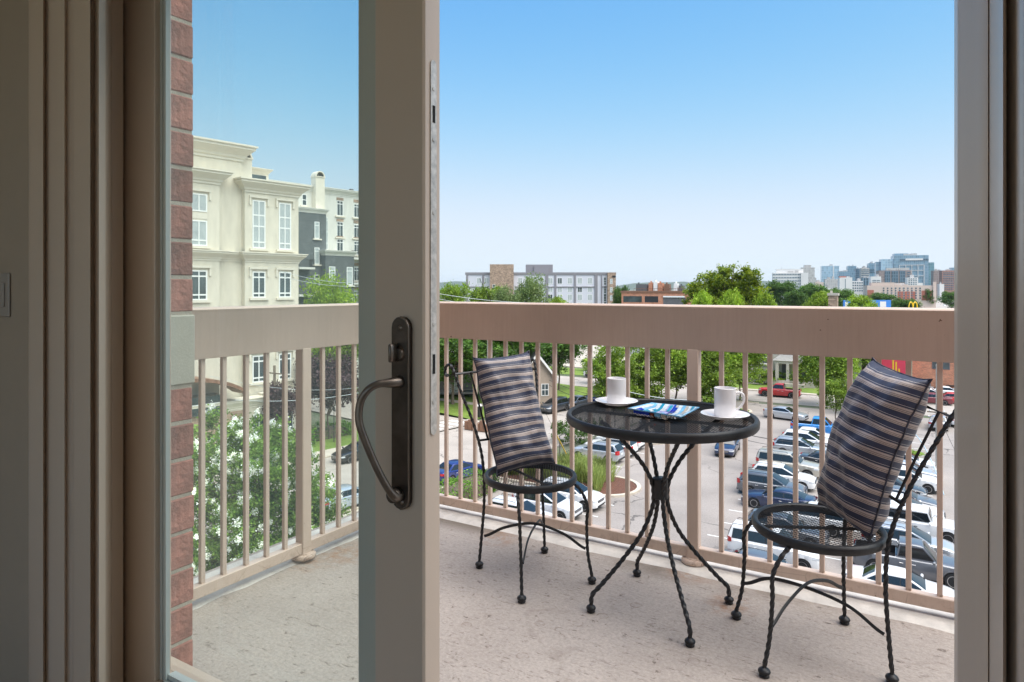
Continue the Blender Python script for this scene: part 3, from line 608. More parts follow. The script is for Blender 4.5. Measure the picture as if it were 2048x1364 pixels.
def pillow(label, loc, rz, lean, roll, W_, H_, Tk, seed):
    nu, nv = 26, 44; me = bpy.data.meshes.new('pillow'); vs = []; fs = []; uvs = []
    def pos(u, v, side):
        x, z = u, v
        pu = (1 - .085 * (1 - abs(v) ** 6) * 1) if False else 1
        pinch = 1 - .035 * (1 - abs(v) ** 2.2) * abs(u) ** 3
        pz = 1 - .03 * (1 - abs(u) ** 2.2) * abs(v) ** 3
        X = u * W_ / 2 * pinch; Z = v * H_ / 2 * pz
        f = max(0, (1 - abs(u) ** 3.0)) ** .5 * max(0, (1 - abs(v) ** 6)) ** .5
        q = Vector((u * 2.2 + seed, v * 3.1, side * 1.7))
        wr = 1 + .22 * mnoise.noise(q * 1.1) + .07 * mnoise.noise(q * 3)
        edge = math.exp(-((1 - abs(v)) * 7) ** 2)                        # gathered creases near the short ends
        Y = side * (Tk / 2 * f * wr + .010 * edge * f * math.sin(u * 15 + seed) + .0045 * f * math.sin((v * 9 + u * 5 * side + seed)) )
        Y += .012 * math.sin(v * 2.2 + seed) ; X += .006 * mnoise.noise(Vector((v * 3, seed, 0)))
        k_ = abs(u) ** 9 * abs(v) ** 14; X += math.copysign(.007, u) * k_; Z += math.copysign(.010, v) * k_; Y += side * .006 * k_ * (1 if abs(u) < .999 and abs(v) < .999 else 0)
        return (X, Y, Z)
    idx = {}
    for side in (1, -1):
        for j in range(nv + 1):
            for i in range(nu + 1):
                u, v = -1 + 2 * i / nu, -1 + 2 * j / nv; u = math.copysign(abs(u) ** .8, u); v = math.copysign(abs(v) ** .85, v)
                edge = i in (0, nu) or j in (0, nv)
                if side < 0 and edge: idx[side, i, j] = idx[1, i, j]; continue
                idx[side, i, j] = len(vs); vs.append(pos(u, v, side)); uvs.append(((u + 1) / 2, (v + 1) / 2 + .004 * math.sin(u * 4 + v * 9)))
    for side in (1, -1):
        for j in range(nv):
            for i in range(nu):
                q = [idx[side, i, j], idx[side, i + 1, j], idx[side, i + 1, j + 1], idx[side, i, j + 1]]; fs.append(q if side < 0 else q[::-1])
    me.from_pydata(vs, [], fs); me.materials.append(M_PIL); ul = me.uv_layers.new(name='UVMap')
    for lp_ in me.loops: ul.data[lp_.index].uv = uvs[lp_.vertex_index]
    me.update(); me.shade_smooth()
    o = inst('pillow', me, None, loc, (0, 0, 0)); setp(o, label, 'pillow', 'striped pillows on the chairs')
    o.rotation_euler = (Matrix.Rotation(rz, 3, 'Z') @ Matrix.Rotation(lean, 3, 'X') @ Matrix.Rotation(roll, 3, 'Y')).to_euler()
    seam = [Vector(vs[idx[1, i, j]]) for i, j in [(k, 0) for k in range(nu)] + [(nu, k) for k in range(nv)] + [(nu - k, nv) for k in range(nu)] + [(0, nv - k) for k in range(nv + 1)]]
    MB().tube(seam, .0032, 6).build('piping', M_CORD, o, smooth=60)
    return o
SEAT = .428
# local -Y of a pillow is its front
def place_pillow(label, chair_xy, chair_ang, face_ang, back, lean, roll, W_, H_, Tk, seed, side=0.0):
    f = Vector((math.cos(chair_ang), math.sin(chair_ang), 0)); l = Vector((-f.y, f.x, 0))
    base = Vector((*chair_xy, ZF + SEAT)) - f * back + l * side
    n = Vector((math.cos(face_ang), math.sin(face_ang), 0))
    c = base + Vector((0, 0, H_ / 2 * math.cos(lean) - .002)) - n * (H_ / 2 * math.sin(lean))
    return pillow(label, c, face_ang + math.pi / 2, -lean, roll, W_, H_, Tk, seed)
place_pillow('navy and taupe striped pillow standing on the left chair', (-1.398, 2.46), R(-29), R(-34), .105, R(20), R(-4), .274, .512, .155, 1.0)
place_pillow('navy and taupe striped pillow leaning on the right chair, seam side showing', (-.31, 2.445), R(206), R(224), .12, R(17), R(9), .255, .545, .17, 4.3, .0)
# ---- cups, saucers, glass tray
M_CHINA = M('white_china', (.80, .79, .80), .16, spec=.6, coat=.4)
TT = ZF + TZ - .003
def cup(label, px, py, hang):
    q = G(px, py, TT + .006); t = thing('cup', label, 'cup', (q.x, q.y, TT + .0045), hang, 'white cups on the bistro table')
    r_ = .0395; H_ = .106
    b = lathe_open([(0.0005, .004), (r_ - .006, .004), (r_ - .002, .001), (r_, .004), (r_, H_ - .001), (r_ - .001, H_), (r_ - .0025, H_), (r_ - .0035, H_ - .002), (r_ - .0035, .010), (.0005, .008)], 36)
    b.build('body', M_CHINA, t, smooth=40)
    hp = spline([(r_ - .002, 0, .085), (r_ + .012, 0, .089), (r_ + .026, 0, .082), (r_ + .030, 0, .066), (r_ + .024, 0, .046), (r_ + .010, 0, .030), (r_ - .002, 0, .024)], 6)
    MB().tube(hp, .0042, 8).build('handle', M_CHINA, t, smooth=60); return t
def saucer(label, px, py):
    q = G(px, py, TT + .006); b = lathe_open([(.0005, .003), (.040, .003), (.048, .005), (.070, .013), (.087, .0185), (.0885, .0175), (.0875, .0165), (.072, .0105), (.050, .0015), (.046, .0), (.0005, .0005)], 48)
    o = b.build('saucer', M_CHINA, None, smooth=40); o.location = (q.x, q.y, TT + .0005); return setp(o, label, 'saucer', 'white saucers on the bistro table')
cup('plain white cup on the left saucer, handle turned away', 1233, 806, R(120)); saucer('white saucer under the cup beside the blue glass tray', 1233, 806)
cup('white cup with its handle to the right, on the nearer saucer', 1450, 831, R(24)); saucer('white saucer at the right edge of the table', 1450, 833)
# fused glass tray with strips of blue glass
def gm(name, col, rough=.08):
    m = bpy.data.materials.new(name); t, ns, L, p = nodes(m); tc = N(t, 'ShaderNodeTexCoord'); nz = N(t, 'ShaderNodeTexNoise', i_Scale=30.0, i_Detail=3.0, i_Distortion=1.5); L.new(tc.outputs['Object'], nz.inputs[0])
    a = ramp(t, [(.3, [x * .7 for x in col]), (.7, [min(1, x * 1.2) for x in col])]); L.new(nz.outputs[0], a.inputs[0]); L.new(a.outputs[0], p.inputs['Base Color'])
    p.inputs['Roughness'].default_value = rough; p.inputs['Coat Weight'].default_value = .6; p.inputs['Transmission Weight'].default_value = .12; return m
GC = [gm('glass_white', (.68, .76, .80)), gm('glass_sky', (.22, .55, .85)), gm('glass_cobalt', (.01, .04, .40)), gm('glass_teal', (.02, .30, .45)), gm('glass_sand', (.62, .55, .45)), gm('glass_lilac', (.42, .40, .72)), gm('glass_amber', (.22, .05, .03))]
ta = Vector((*G(1255, 815, TT + .03).xy, 0)); tb = Vector((*G(1303, 804, TT + .03).xy, 0)); tc_ = Vector((*G(1399, 813, TT + .03).xy, 0)); td = Vector((*G(1362, 832, TT + .03).xy, 0))
ctr = (ta + tb + tc_ + td) / 4
t = thing('glass_tray', 'square fused glass tray in blue, white and sand strips on the table', 'tray', (ctr.x, ctr.y, TT))
def tp(u, v):                                                          # u,v in 0..1 over the tray
    p = ta.lerp(td, u).lerp(tb.lerp(tc_, u), v) - ctr
    e = max(abs(u - .5), abs(v - .5)) * 2; z = .004 + .024 * max(0, (e - .35) / .65) ** 1.6
    k = 1.0 if e > .05 else 1.0; return Vector((p.x, p.y, z))
def glass_piece(name, u0, u1, v0, v1, mat, lift=.0, th=.0035):
    b = MB(); n = 7; g = [[tp(u0 + (u1 - u0) * i / n, v0 + (v1 - v0) * j / n) + Vector((0, 0, lift)) for i in range(n + 1)] for j in range(n + 1)]
    vs = [p for row in g for p in row]; k = len(vs); vs += [p - Vector((0, 0, th)) for p in vs]
    fs = [(j * (n + 1) + i, j * (n + 1) + i + 1, (j + 1) * (n + 1) + i + 1, (j + 1) * (n + 1) + i) for j in range(n) for i in range(n)]
    fs += [tuple(k + x for x in q[::-1]) for q in fs]
    ed = [i for i in range(n + 1)] + [(j + 1) * (n + 1) + n for j in range(n)] + [n * (n + 1) + n - 1 - i for i in range(n)] + [(n - 1 - j) * (n + 1) for j in range(n - 1)]
    fs += [(a, b_, b_ + k, a + k) for a, b_ in zip(ed, ed[1:] + ed[:1])]
    b.add(vs, fs); return b.build(name, mat, t, smooth=50)
glass_piece('tray_body', 0, 1, 0, 1, GC[1])
us = [.03, .10, .15, .24, .30, .40, .50, .545, .60, .68, .74, .80, .86, .92, .97]; cs = [0, 1, 0, 3, 0, 5, 2, 4, 0, 1, 4, 0, 3, 0]
for i, c in enumerate(cs): glass_piece('glass_strip', us[i] + .004, us[i + 1] - .004, .02, .98, GC[c], .0025, .002)
for u0, u1, v0, v1, c in ((.16, .22, .3, .5, 3), (.32, .38, .1, .3, 2), (.32, .39, .5, .72, 5), (.42, .48, .3, .55, 1), (.43, .49, .72, .95, 3), (.52, .60, .62, .9, 2), (.62, .67, .2, .42, 2), (.2, .28, .62, .8, 3), (.08, .14, .2, .4, 2)):
    glass_piece('glass_chip', u0, u1, v0, v1, GC[c], .0042, .0018)
for u0, u1, c in ((.12, .42, 2), (.44, .50, 6), (.52, .62, 1), (.64, .72, 4)): glass_piece('glass_edge', u0, u1, .0, .10, GC[c], -.0042, .010)
# ================================================================== BUILDINGS
M_STUC = M('cream_stucco', (.66, .605, .50), .85, var=.10, vscale=1.6, bump=.12, bscale=12, stretch=(1, 1, .25))
M_STUC2 = M('cream_moulding', (.69, .64, .54), .75, var=.05, vscale=2)
M_WSTUC = M('white_stucco', (.64, .63, .58), .85, var=.09, vscale=1.6, stretch=(1, 1, .25))
M_WFR = M('window_frame_white', (.82, .82, .80), .45)
M_GLZ = M('window_glass', (.055, .075, .08), .06, spec=.8, var=.5, vscale=.35)
M_CURT = M('window_curtain', (.42, .46, .46), .3, spec=.6, var=.12, vscale=1.5)
def brickmat(name, c, mort, sx=4.4, sy=13, var=.3):
    m = bpy.data.materials.new(name); t, ns, L, p = nodes(m); tc = N(t, 'ShaderNodeTexCoord'); sp = N(t, 'ShaderNodeSeparateXYZ'); L.new(tc.outputs['Object'], sp.inputs[0])
    ad = N(t, 'ShaderNodeMath', operation='ADD'); L.new(sp.outputs[0], ad.inputs[0]); L.new(sp.outputs[1], ad.inputs[1]); cb = N(t, 'ShaderNodeCombineXYZ'); L.new(ad.outputs[0], cb.inputs[0]); L.new(sp.outputs[2], cb.inputs[1])
    b = N(t, 'ShaderNodeTexBrick', i_Scale=1.0, i_Mortar_Size=.012); b.inputs['Brick Width'].default_value = 1 / sx; b.inputs['Row Height'].default_value = 1 / sy
    b.inputs['Color1'].default_value = tuple(x * (1 - var) for x in c) + (1,); b.inputs['Color2'].default_value = tuple(x * (1 + var) for x in c) + (1,); b.inputs['Mortar'].default_value = tuple(mort) + (1,)
    L.new(cb.outputs[0], b.inputs[0]); nz = N(t, 'ShaderNodeTexNoise', i_Scale=1.1, i_Detail=5.0); L.new(tc.outputs['Object'], nz.inputs[0])
    cc = mix(t, .4, b.outputs[0], nz.outputs[0], 'OVERLAY'); L.new(cc, p.inputs['Base Color']); p.inputs['Roughness'].default_value = .85; return m
M_GBRK = brickmat('dark_grey_brick', (.10, .115, .12), (.15, .16, .16))
M_RBRK = brickmat('orange_red_brick', (.54, .20, .105), (.46, .30, .22)); M_TBRK = brickmat('tan_brown_brick', (.34, .235, .17), (.40, .34, .28), 1.6, 5, .4)
M_DARK = M('dark_iron', (.025, .025, .027), .5); M_COPR = M('copper_roof', (.26, .14, .09), .5, .3, var=.2, vscale=3)
M_GREYR = M('grey_roofing', (.13, .13, .135), .85, var=.2, vscale=2)
class Fr:
    """facade frame: s along the wall, n outwards, z up, origin at the parent empty"""
    def __init__(f, parent, d): f.p = parent; f.d = Vector((d[0], d[1], 0)).normalized(); f.n = Vector((f.d.y, -f.d.x, 0))
    def pt(f, s, n, z): return f.d * s + f.n * n + Vector((0, 0, z))
    def box(f, b, s0, s1, n0, n1, z0, z1, m=0):
        P = [f.pt(s, n, z) for z in (z0, z1) for s, n in ((s0, n0), (s1, n0), (s1, n1), (s0, n1))]
        return b.add(P, [(3, 2, 1, 0), (4, 5, 6, 7), (0, 1, 5, 4), (1, 2, 6, 5), (2, 3, 7, 6), (3, 0, 4, 7)], m)
    def part(f, name, m, *boxes, parent=None):
        b = MB()
        for q in boxes: f.box(b, *q)
        return b.build(name, m, parent or f.p)
    def cornice(f, s0, s1, n0, z, h, out, depth, name='cornice', m=None, parent=None):   # stepped classical moulding, returned round both ends
        pr_ = [(0, 0), (.10, 0), (.10, .14), (.22, .20), (.30, .34), (.55, .52), (.80, .70), (.86, .72), (.86, .86), (1.0, .90), (1.0, 1.0), (0, 1.0)]
        b = MB(); vs = []
        for (o, zz) in pr_:
            o *= out; vs += [f.pt(s0 - o, n0 - depth, z + zz * h), f.pt(s0 - o, n0 + o, z + zz * h), f.pt(s1 + o, n0 + o, z + zz * h), f.pt(s1 + o, n0 - depth, z + zz * h)]
        n = len(pr_); b.add(vs, [(i * 4 + k, i * 4 + k + 1, (i + 1) * 4 + k + 1, (i + 1) * 4 + k) for i in range(n - 1) for k in range(3)] + [tuple((n - 1) * 4 + k for k in range(4)), tuple((n - 1) * 4 + k for k in (3, 2, 1, 0))][:1])
        return b.build(name, m or M_STUC2, parent or f.p)
    def window(f, s, n, z0, z1, w_, cols=2, rows=(1.0,), glass=None, fr=.09, sill=True, head=False, mf=None, parent=None, bar=None):
        """a framed window: frame + bars, glass pane set back, sill and hood as sub-parts"""
        b = MB(); h = z1 - z0; bar = bar or fr * .8; mf = mf or M_WFR
        for q in ((s - w_ / 2, s - w_ / 2 + fr, n - .02, n + .05, z0, z1), (s + w_ / 2 - fr, s + w_ / 2, n - .02, n + .05, z0, z1), (s - w_ / 2 + fr, s + w_ / 2 - fr, n - .02, n + .05, z0, z0 + fr), (s - w_ / 2 + fr, s + w_ / 2 - fr, n - .02, n + .05, z1 - fr, z1)): f.box(b, *q)
        for c in range(1, cols):
            x = s - w_ / 2 + w_ * c / cols; f.box(b, x - bar / 2, x + bar / 2, n - .02, n + .048, z0 + fr, z1 - fr)
        for r_ in rows:
            if r_ < 1: f.box(b, s - w_ / 2 + fr, s + w_ / 2 - fr, n - .02, n + .046, z0 + h * r_ - bar * .7, z0 + h * r_ + bar * .7)
        o = b.build('window', mf, parent or f.p); q = MB()
        q.add([f.pt(s + a, n + .012, z) for a, z in ((-w_ / 2 + .02, z0 + .02), (w_ / 2 - .02, z0 + .02), (w_ / 2 - .02, z1 - .02), (-w_ / 2 + .02, z1 - .02))], [(0, 1, 2, 3)])
        q.build('pane', glass or M_GLZ, o)
        if sill: f.part('sill', M_STUC2, (s - w_ / 2 - .3, s + w_ / 2 + .3, n - .01, n + .22, z0 - .22, z0 - .02), parent=o)
        if head: f.part('hood', M_STUC2, (s - w_ / 2 - .34, s + w_ / 2 + .34, n - .01, n + .20, z1 + .22, z1 + .42), (s - w_ / 2 - .34, s - w_ / 2 - .16, n - .01, n + .16, z1 - .5, z1 + .22), (s + w_ / 2 + .16, s + w_ / 2 + .34, n - .01, n + .16, z1 - .5, z1 + .22), parent=o)
        return o
# ---- cream apartment house across the side street
Ob = Vector((*WC(-21.8, 68), 0))
t = thing('apartment_building', 'cream stucco apartment building with tall paired windows and deep cornices', 'building', Ob); f = Fr(t, SD)
f.part('wall', M_STUC, (-5.76, 0, -14, 0, 0, 24.9)); f.part('wall', M_STUC, (-40, -5.77, -16, -.55, 0, 28.0)); f.part('wall', M_STUC, (-30, -8.35, -.54, .25, 0, 25.2))
f.part('parapet', M_STUC, (-5.76, 0, -13.9, -.02, 24.91, 25.3))
f.cornice(-5.70, 0, .004, 24.7, 1.25, .95, 12); f.cornice(-30, -8.35, .254, 25.0, 1.25, .95, .7); f.cornice(-40, -5.77, -.546, 27.6, 1.5, 1.1, 15)
f.cornice(-5.70, 0, .004, 18.0, .95, .7, 12); f.cornice(-30, -8.35, .254, 18.0, .95, .7, .8); f.cornice(-8.34, -5.77, -.546, 18.0, .95, .66, .3)
for s in (-4.33, -1.54):
    f.window(s, .0, 19.35, 24.0, 1.35, 2, (.13, .46, .69), M_CURT, fr=.12, head=True); f.window(s, .0, 14.55, 17.1, 1.35, 2, (.17, .78), fr=.12, head=True)
    f.window(s, .0, 10.4, 12.95, 1.35, 2, (.17, .78), fr=.12, head=True); f.window(s, .0, 6.35, 8.95, 1.35, 2, (.17, .78), fr=.12, head=True)
for s in (-10.25, -13.4):
    f.window(s, .25, 22.4, 24.0, 1.5, 2, (1,), M_CURT, fr=.12, head=True, sill=False); f.window(s, .25, 19.3, 21.6, 1.5, 2, (.22,), M_CURT, fr=.12); f.window(s, .25, 14.4, 17.1, 1.5, 2, (.18, .8), fr=.12, head=True)
f.part('panel', M_STUC2, (-10.9, -9.5, .251, .29, 21.75, 22.25))
f.part('podium', M_STUC, (-30, -1.2, .26, 1.6, 0, 5.0)); f.cornice(-30, -4.4, 1.604, 4.3, .9, .35, 1.3); f.cornice(-4.3, -.9, 1.604, 4.5, .9, .3, 1.3)
f.part('brick_panel', M_TBRK, (-30, -6.2, 1.61, 1.66, 0, 4.2)); f.part('garage_door', M_WFR, (-9.2, -7.2, 1.67, 1.72, .1, 3.0))
for s in (-5.2, -2.2): f.window(s, 1.6, 1.2, 3.6, 1.2, 2, (.8,), sill=False, fr=.1)
# arched copper entrance roof
b = MB(); arc = [(-13.2 + 6.8 * math.sin(a), 5.6 + 3.1 * math.cos(a) - 1.2) for a in np.linspace(-1.1, 1.1, 19)]
for q0, q1 in zip(arc[:-1], arc[1:]):
    P = [f.pt(q0[0], n, q0[1] + z) for n in (.26, 3.2) for z in (0, .32)] + [f.pt(q1[0], n, q1[1] + z) for n in (.26, 3.2) for z in (0, .32)]
    b.add(P, [(0, 2, 6, 4), (1, 5, 7, 3), (2, 3, 7, 6), (0, 4, 5, 1)])
b.build('arched_roof', M_COPR, t)
f.part('storefront', M_GLZ, (-18.5, -8.8, .26, 1.9, 4.3, 5.9)); f.part('mullion', M_WFR, *[(s, s + .09, 1.9, 1.95, 4.3, 5.9) for s in (-9.0, -10.6, -12.2, -13.8)], (-18.5, -8.8, 1.955, 1.99, 5.2, 5.28))
# chimneys with barrel tops
def chimney(f, s, n, z0, z1, w_, parent):
    o = f.part('chimney', M_STUC2, (s - w_ / 2, s + w_ / 2, n - w_ * .8, n, z0, z1), (s - w_ / 2 - .08, s + w_ / 2 + .08, n - w_ * .8 - .08, n + .08, z1, z1 + .15), parent=parent)
    b = MB(); A = np.linspace(0, math.pi, 11)
    for r_, fl in ((w_ / 2 + .02, 1), (w_ / 2 - .14, -1)):
        for a0, a1 in zip(A[:-1], A[1:]): b.add([f.pt(s + r_ * math.cos(a), nn_, z1 + .15 + r_ * math.sin(a)) for a in (a0, a1) for nn_ in (n - w_ * .8, n + .06)], [(0, 1, 3, 2)])
    for a0, a1 in zip(A[:-1], A[1:]): b.add([f.pt(s + r_ * math.cos(a), n + .06, z1 + .15 + r_ * math.sin(a)) for a in (a0, a1) for r_ in (w_ / 2 + .02, w_ / 2 - .14)], [(0, 1, 3, 2)])
    b.build('barrel_cap', M_STUC2, o); f.part('flue', M_DARK, (s - w_ / 2 + .16, s + w_ / 2 - .16, n - w_ * .8, n - .1, z1 + .15, z1 + w_ * .3), parent=o); return o
chimney(f, -5.0, -1.2, 25, 28.1, 1.25, t)
f.part('penthouse', M_STUC, (-5.2, -1.6, -9, -3.0, 25.31, 27.4), (-5.2, -3.2, -9.1, -3.4, 27.41, 28.3)); f.cornice(-5.2, -1.6, -2.99, 27.2, .5, .35, 5); f.part('clerestory', M_GLZ, (-4.2, -1.9, -2.99, -2.94, 26.2, 27.0))
# ---- grey brick and white condominium further along
O2 = Vector((*WC(-26.6, 100), 0))
t = thing('condominium', 'white condominium with dark grey brick bays and iron balconies beyond the cream building', 'building', O2); f = Fr(t, SD)
f.part('wall', M_WSTUC, (-16, 15, -16, 0, 0, 29.6)); f.cornice(-16, 15, .004, 29.4, 1.0, .55, 15, m=M_WSTUC)
f.part('brick_bay', M_GBRK, (-16, -2.75, .01, 1.8, 0, 26.3)); f.cornice(-16, -2.75, 1.81, 26.2, .7, .35, 1.8, m=M_WSTUC)
f.part('brick_bay', M_GBRK, (-3.6, 1.35, .01, 2.9, 0, 20.3)); f.cornice(-3.6, 1.35, 2.91, 20.2, .75, .4, 2.8, m=M_WSTUC)
chimney(f, -3.2, 1.0, 20, 31.6, 1.5, t)
for z in (26.4, 23.2, 20.6, 16.6, 12.9, 9.3, 5.6):
    for s in (.9, 4.0, 7.2, 10.6):
        if s < 1.3 and z < 20: continue
        o = f.window(s, .0, z, z + (2.3 if s < 1.3 else 2.1), 1.15, 2, (.78,), fr=.09, head=False)
        f.part('lintel', M_TBRK, (s - .6, s + .6, -.01, .07, z + 2.32, z + 2.75), parent=o)
for z in (22.6, 18.9): f.window(-4.3, 1.8, z, z + 2.4, .8, 1, (.78,), M_CURT, fr=.1)
for z in (15.0, 10.9): f.window(-4.3, 1.8, z, z + 2.4, .8, 1, (.78,), fr=.1)
f.window(-1.55, .0, 21.2, 26, .7, 1, (.2, .55, .9), M_CURT, fr=.08); f.window(-5.2, .01, 27.4, 29.0, .75, 1, (.5,), fr=.08)
for s in (-2.5, .55):
    for z, g_ in ((15.9, M_CURT), (11.8, M_GLZ)): f.window(s, 2.9, z, z + 2.7, 1.05, 1, (.78,), g_, fr=.11)
def balcony(f, s0, s1, n0, out, z, parent):
    o = f.part('balcony', M_WSTUC, (s0, s1, n0, n0 + out, z - .28, z), parent=parent); b = MB()
    for zz in (.1, 1.05): f.box(b, s0, s1, n0 + out - .05, n0 + out - .01, z + zz, z + zz + .05); f.box(b, s1 - .05, s1 - .01, n0, n0 + out - .06, z + zz, z + zz + .05)
    for k in range(int((s1 - s0) / .16) + 1): f.box(b, s0 + k * .16, s0 + k * .16 + .03, n0 + out - .045, n0 + out - .015, z + .15, z + 1.05)
    for k in range(int(out / .2)): f.box(b, s1 - .045, s1 - .015, n0 + k * .2, n0 + k * .2 + .03, z + .15, z + 1.05)
    setp(b.build('railing', M_DARK, o), kind='stuff'); return o
for z in (18.4, 14.6, 10.6): balcony(f, -8.0, -5.5, 1.81, 1.4, z, t)
for z in (20.1, 16.3, 12.4): balcony(f, 1.8, 6.2, .01, 1.6, z, t)
f.part('brick_bay', M_GBRK, (6.5, 9.2, .01, .6, 0, 12))
f.part('roof_vent', M_GREYR, (4, 4.5, -2, -1.5, 30.4, 31), (5.6, 6.6, -3, -2, 30.4, 30.9))
# ---- hotel beyond the trees
def at_d(px, py, d): return D(px, py, d)
M_HW = M('hotel_white_panel', (.62, .62, .68), .7, var=.03); M_HG = M('hotel_grey_panel', (.235, .225, .245), .7, var=.04)
HD = 247.0; hx0 = D(932, 600, HD); hx1 = D(1231, 600, HD); hd = (hx1 - hx0); hd.z = 0; HL = hd.length
t = thing('hotel', 'white and grey panelled hotel with brick stair tower behind the trees', 'hotel', (hx0.x, hx0.y, 0)); f = Fr(t, (hd.x, hd.y))
def hs(px): return (px - 932) / 298.0 * HL
f.part('wall', M_HW, (0, HL, -18, 0, 0, 20.4)); f.part('roof_band', M_HG, (-.3, HL + .2, -18.2, .25, 20.41, 21.3))
f.part('grey_frame', M_HG, *[(hs(a), hs(b_), .01, .3, 0, 20.4) for a, b_ in ((932, 936), (964.5, 968), (1090, 1096), (1108, 1112), (1147, 1151), (1188, 1194), (1201, 1203))])
f.part('grey_frame', M_HG, *[(hs(a), hs(b_), .01, .24, 15.7, 16.1) for a, b_ in ((936, 964), (1030, 1090), (1096, 1108), (1112, 1147), (1151, 1188), (1203, 1213))])
f.part('stair_tower', M_TBRK, (hs(980), hs(1027), .01, 2.6, 0, 24.2)); f.part('end_tower', M_TBRK, (hs(1213), hs(1229), -5, 2, 0, 21.2)); f.part('rooftop_block', M_HG, (hs(1052), hs(1106), -9, -3, 20.5, 24.3), (hs(1068), hs(1098), -3, -2.2, 21.32, 23.7))
wr = 0
for k, z in enumerate((17.0, 13.9, 10.9, 7.9)):
    for px in (958, 973, 987, 1040, 1100, 1119, 1139, 1159, 1179):
        if px == 987: continue
        o = f.window(hs(px), 0.0 if px not in (973,) else .01, z, z + 2.3, 1.75, 2, (1,), M_GLZ if (wr * 7) % 5 == 3 else M_CURT, fr=.13, sill=False); wr += 1
    f.window(hs(1209), .01, z - .4, z + 2.5, .9, 1, (.3, .6), sill=False); f.window(hs(1220), 2.0, z, z + 1.9, .9, 1, (.5,), M_CURT, sill=False); f.window(hs(988), 2.6, z - 2.2, z - .2, 1.0, 1, (.5,), sill=False)
f.part('sign_panel', M_DARK, (hs(1222), hs(1229), 2.01, 2.1, 19.4, 20.1))
# ---- low orange brick building
t = thing('brick_building', 'low orange brick building with rooftop machinery beside the hotel', 'building', (*D(1243, 600, 190).xy, 0)); e = D(1388, 600, 182); e_ = e - t.location; f = Fr(t, (e_.x, e_.y)); BL = Vector(e_.xy).length
def bsx(px): return (px - 1243) / 145.0 * BL
f.part('wall', M_RBRK, (0, BL, -22, 0, 0, 14.2)); f.part('coping', M_COPR, (-.2, BL + .2, -22, .25, 14.21, 14.7))
f.part('ribbon_window', M_GLZ, (bsx(1247), bsx(1285), .01, .06, 11.5, 13.2)); f.part('ribbon_window', M_DARK, (bsx(1291), bsx(1318), .01, .06, 11.5, 13.2)); f.part('ribbon_window', M_GREYR, (bsx(1328), bsx(1372), .01, .06, 10.5, 12.9))
f.part('light_band', M_WFR, (bsx(1328), bsx(1370), .07, .3, 12.91, 13.3))
for a, b_, z, m_ in ((1268, 1290, 16.6, M_GREYR), (1294, 1302, 17.0, M_RBRK), (1304, 1312, 17.3, M_WFR), (1313, 1322, 16.9, M_RBRK), (1326, 1336, 16.6, M_COPR), (1345, 1352, 16.8, M_WFR), (1355, 1364, 16.2, M_GREYR)):
    f.part('roof_unit', m_, (bsx(a), bsx(b_), -6, -3, 14.71, z), (bsx(a) + .2, bsx(a) + .6, -5, -4.6, z, z + .5))
f.part('roof_rail', M_COPR, (bsx(1265), bsx(1370), -2.05, -2, 15.3, 15.4), *[(bsx(1265 + 7 * k), bsx(1265 + 7 * k) + .06, -2.05, -2, 14.71, 15.3) for k in range(15)])
# ---- stone house behind the red pickup
M_LIME = M('limestone', (.52, .47, .41), .85, var=.1, vscale=.8, bump=.2, bscale=8)
t = thing('stone_house', 'pale stone house with a hipped entrance porch behind the red pickup', 'house', (-24.6, 114.5, 0)); f = Fr(t, (1, 0))
f.part('wall', M_LIME, (-3, 17, -11, 0, 0, 8.2)); f.part('roof', M_GREYR, (-3.6, 17.6, -11.6, .6, 8.21, 8.6), (-1.5, 15.5, -9, -2, 8.61, 10.6))
for s, z0, z1 in ((3.0, 3.1, 5.2), (9.2, 5.9, 7.3), (10.6, 5.9, 7.3), (3.0, 5.9, 7.6), (13.4, 3.0, 5.0)): f.window(s, 0, z0, z1, 1.15, 1, (.5,), fr=.12)
f.window(2.9, .01, .5, 1.5, 1.5, 2, (1,), sill=False)
b = MB(); pw = [(4.7, 3.9), (10.9, 3.9)]
b.add([f.pt(4.5, .01, 4.0), f.pt(11.1, .01, 4.0), f.pt(11.1, 2.6, 4.0), f.pt(4.5, 2.6, 4.0), f.pt(6.5, .01, 5.7), f.pt(9.1, .01, 5.7)], [(0, 3, 4), (3, 2, 5, 4), (2, 1, 5), (0, 1, 2, 3)]); b.build('porch_roof', M('slate', (.30, .29, .27), .8, var=.2, vscale=3), t)
f.part('porch_beam', M_LIME, (4.8, 10.8, 2.1, 2.4, 3.55, 3.99)); f.part('column', M_LIME, (5.0, 5.45, 2.05, 2.45, .9, 3.54)); f.part('column', M_LIME, (6.6, 7.0, 2.05, 2.45, .9, 3.54)); f.part('column', M_LIME, (10.2, 10.6, 2.05, 2.45, .9, 3.54))
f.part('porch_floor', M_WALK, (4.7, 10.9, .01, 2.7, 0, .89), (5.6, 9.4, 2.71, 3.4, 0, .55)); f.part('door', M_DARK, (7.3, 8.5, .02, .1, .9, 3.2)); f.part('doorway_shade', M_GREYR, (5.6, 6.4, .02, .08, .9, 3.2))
f.part('chimney', M_TBRK, (12.2, 13.5, -3, -1.6, 8.61, 14.3)); f.part('chimney_cap', M_LIME, (12.05, 13.65, -3.15, -1.45, 14.31, 14.7), (12.4, 12.7, -2.6, -2.2, 14.71, 15.1))
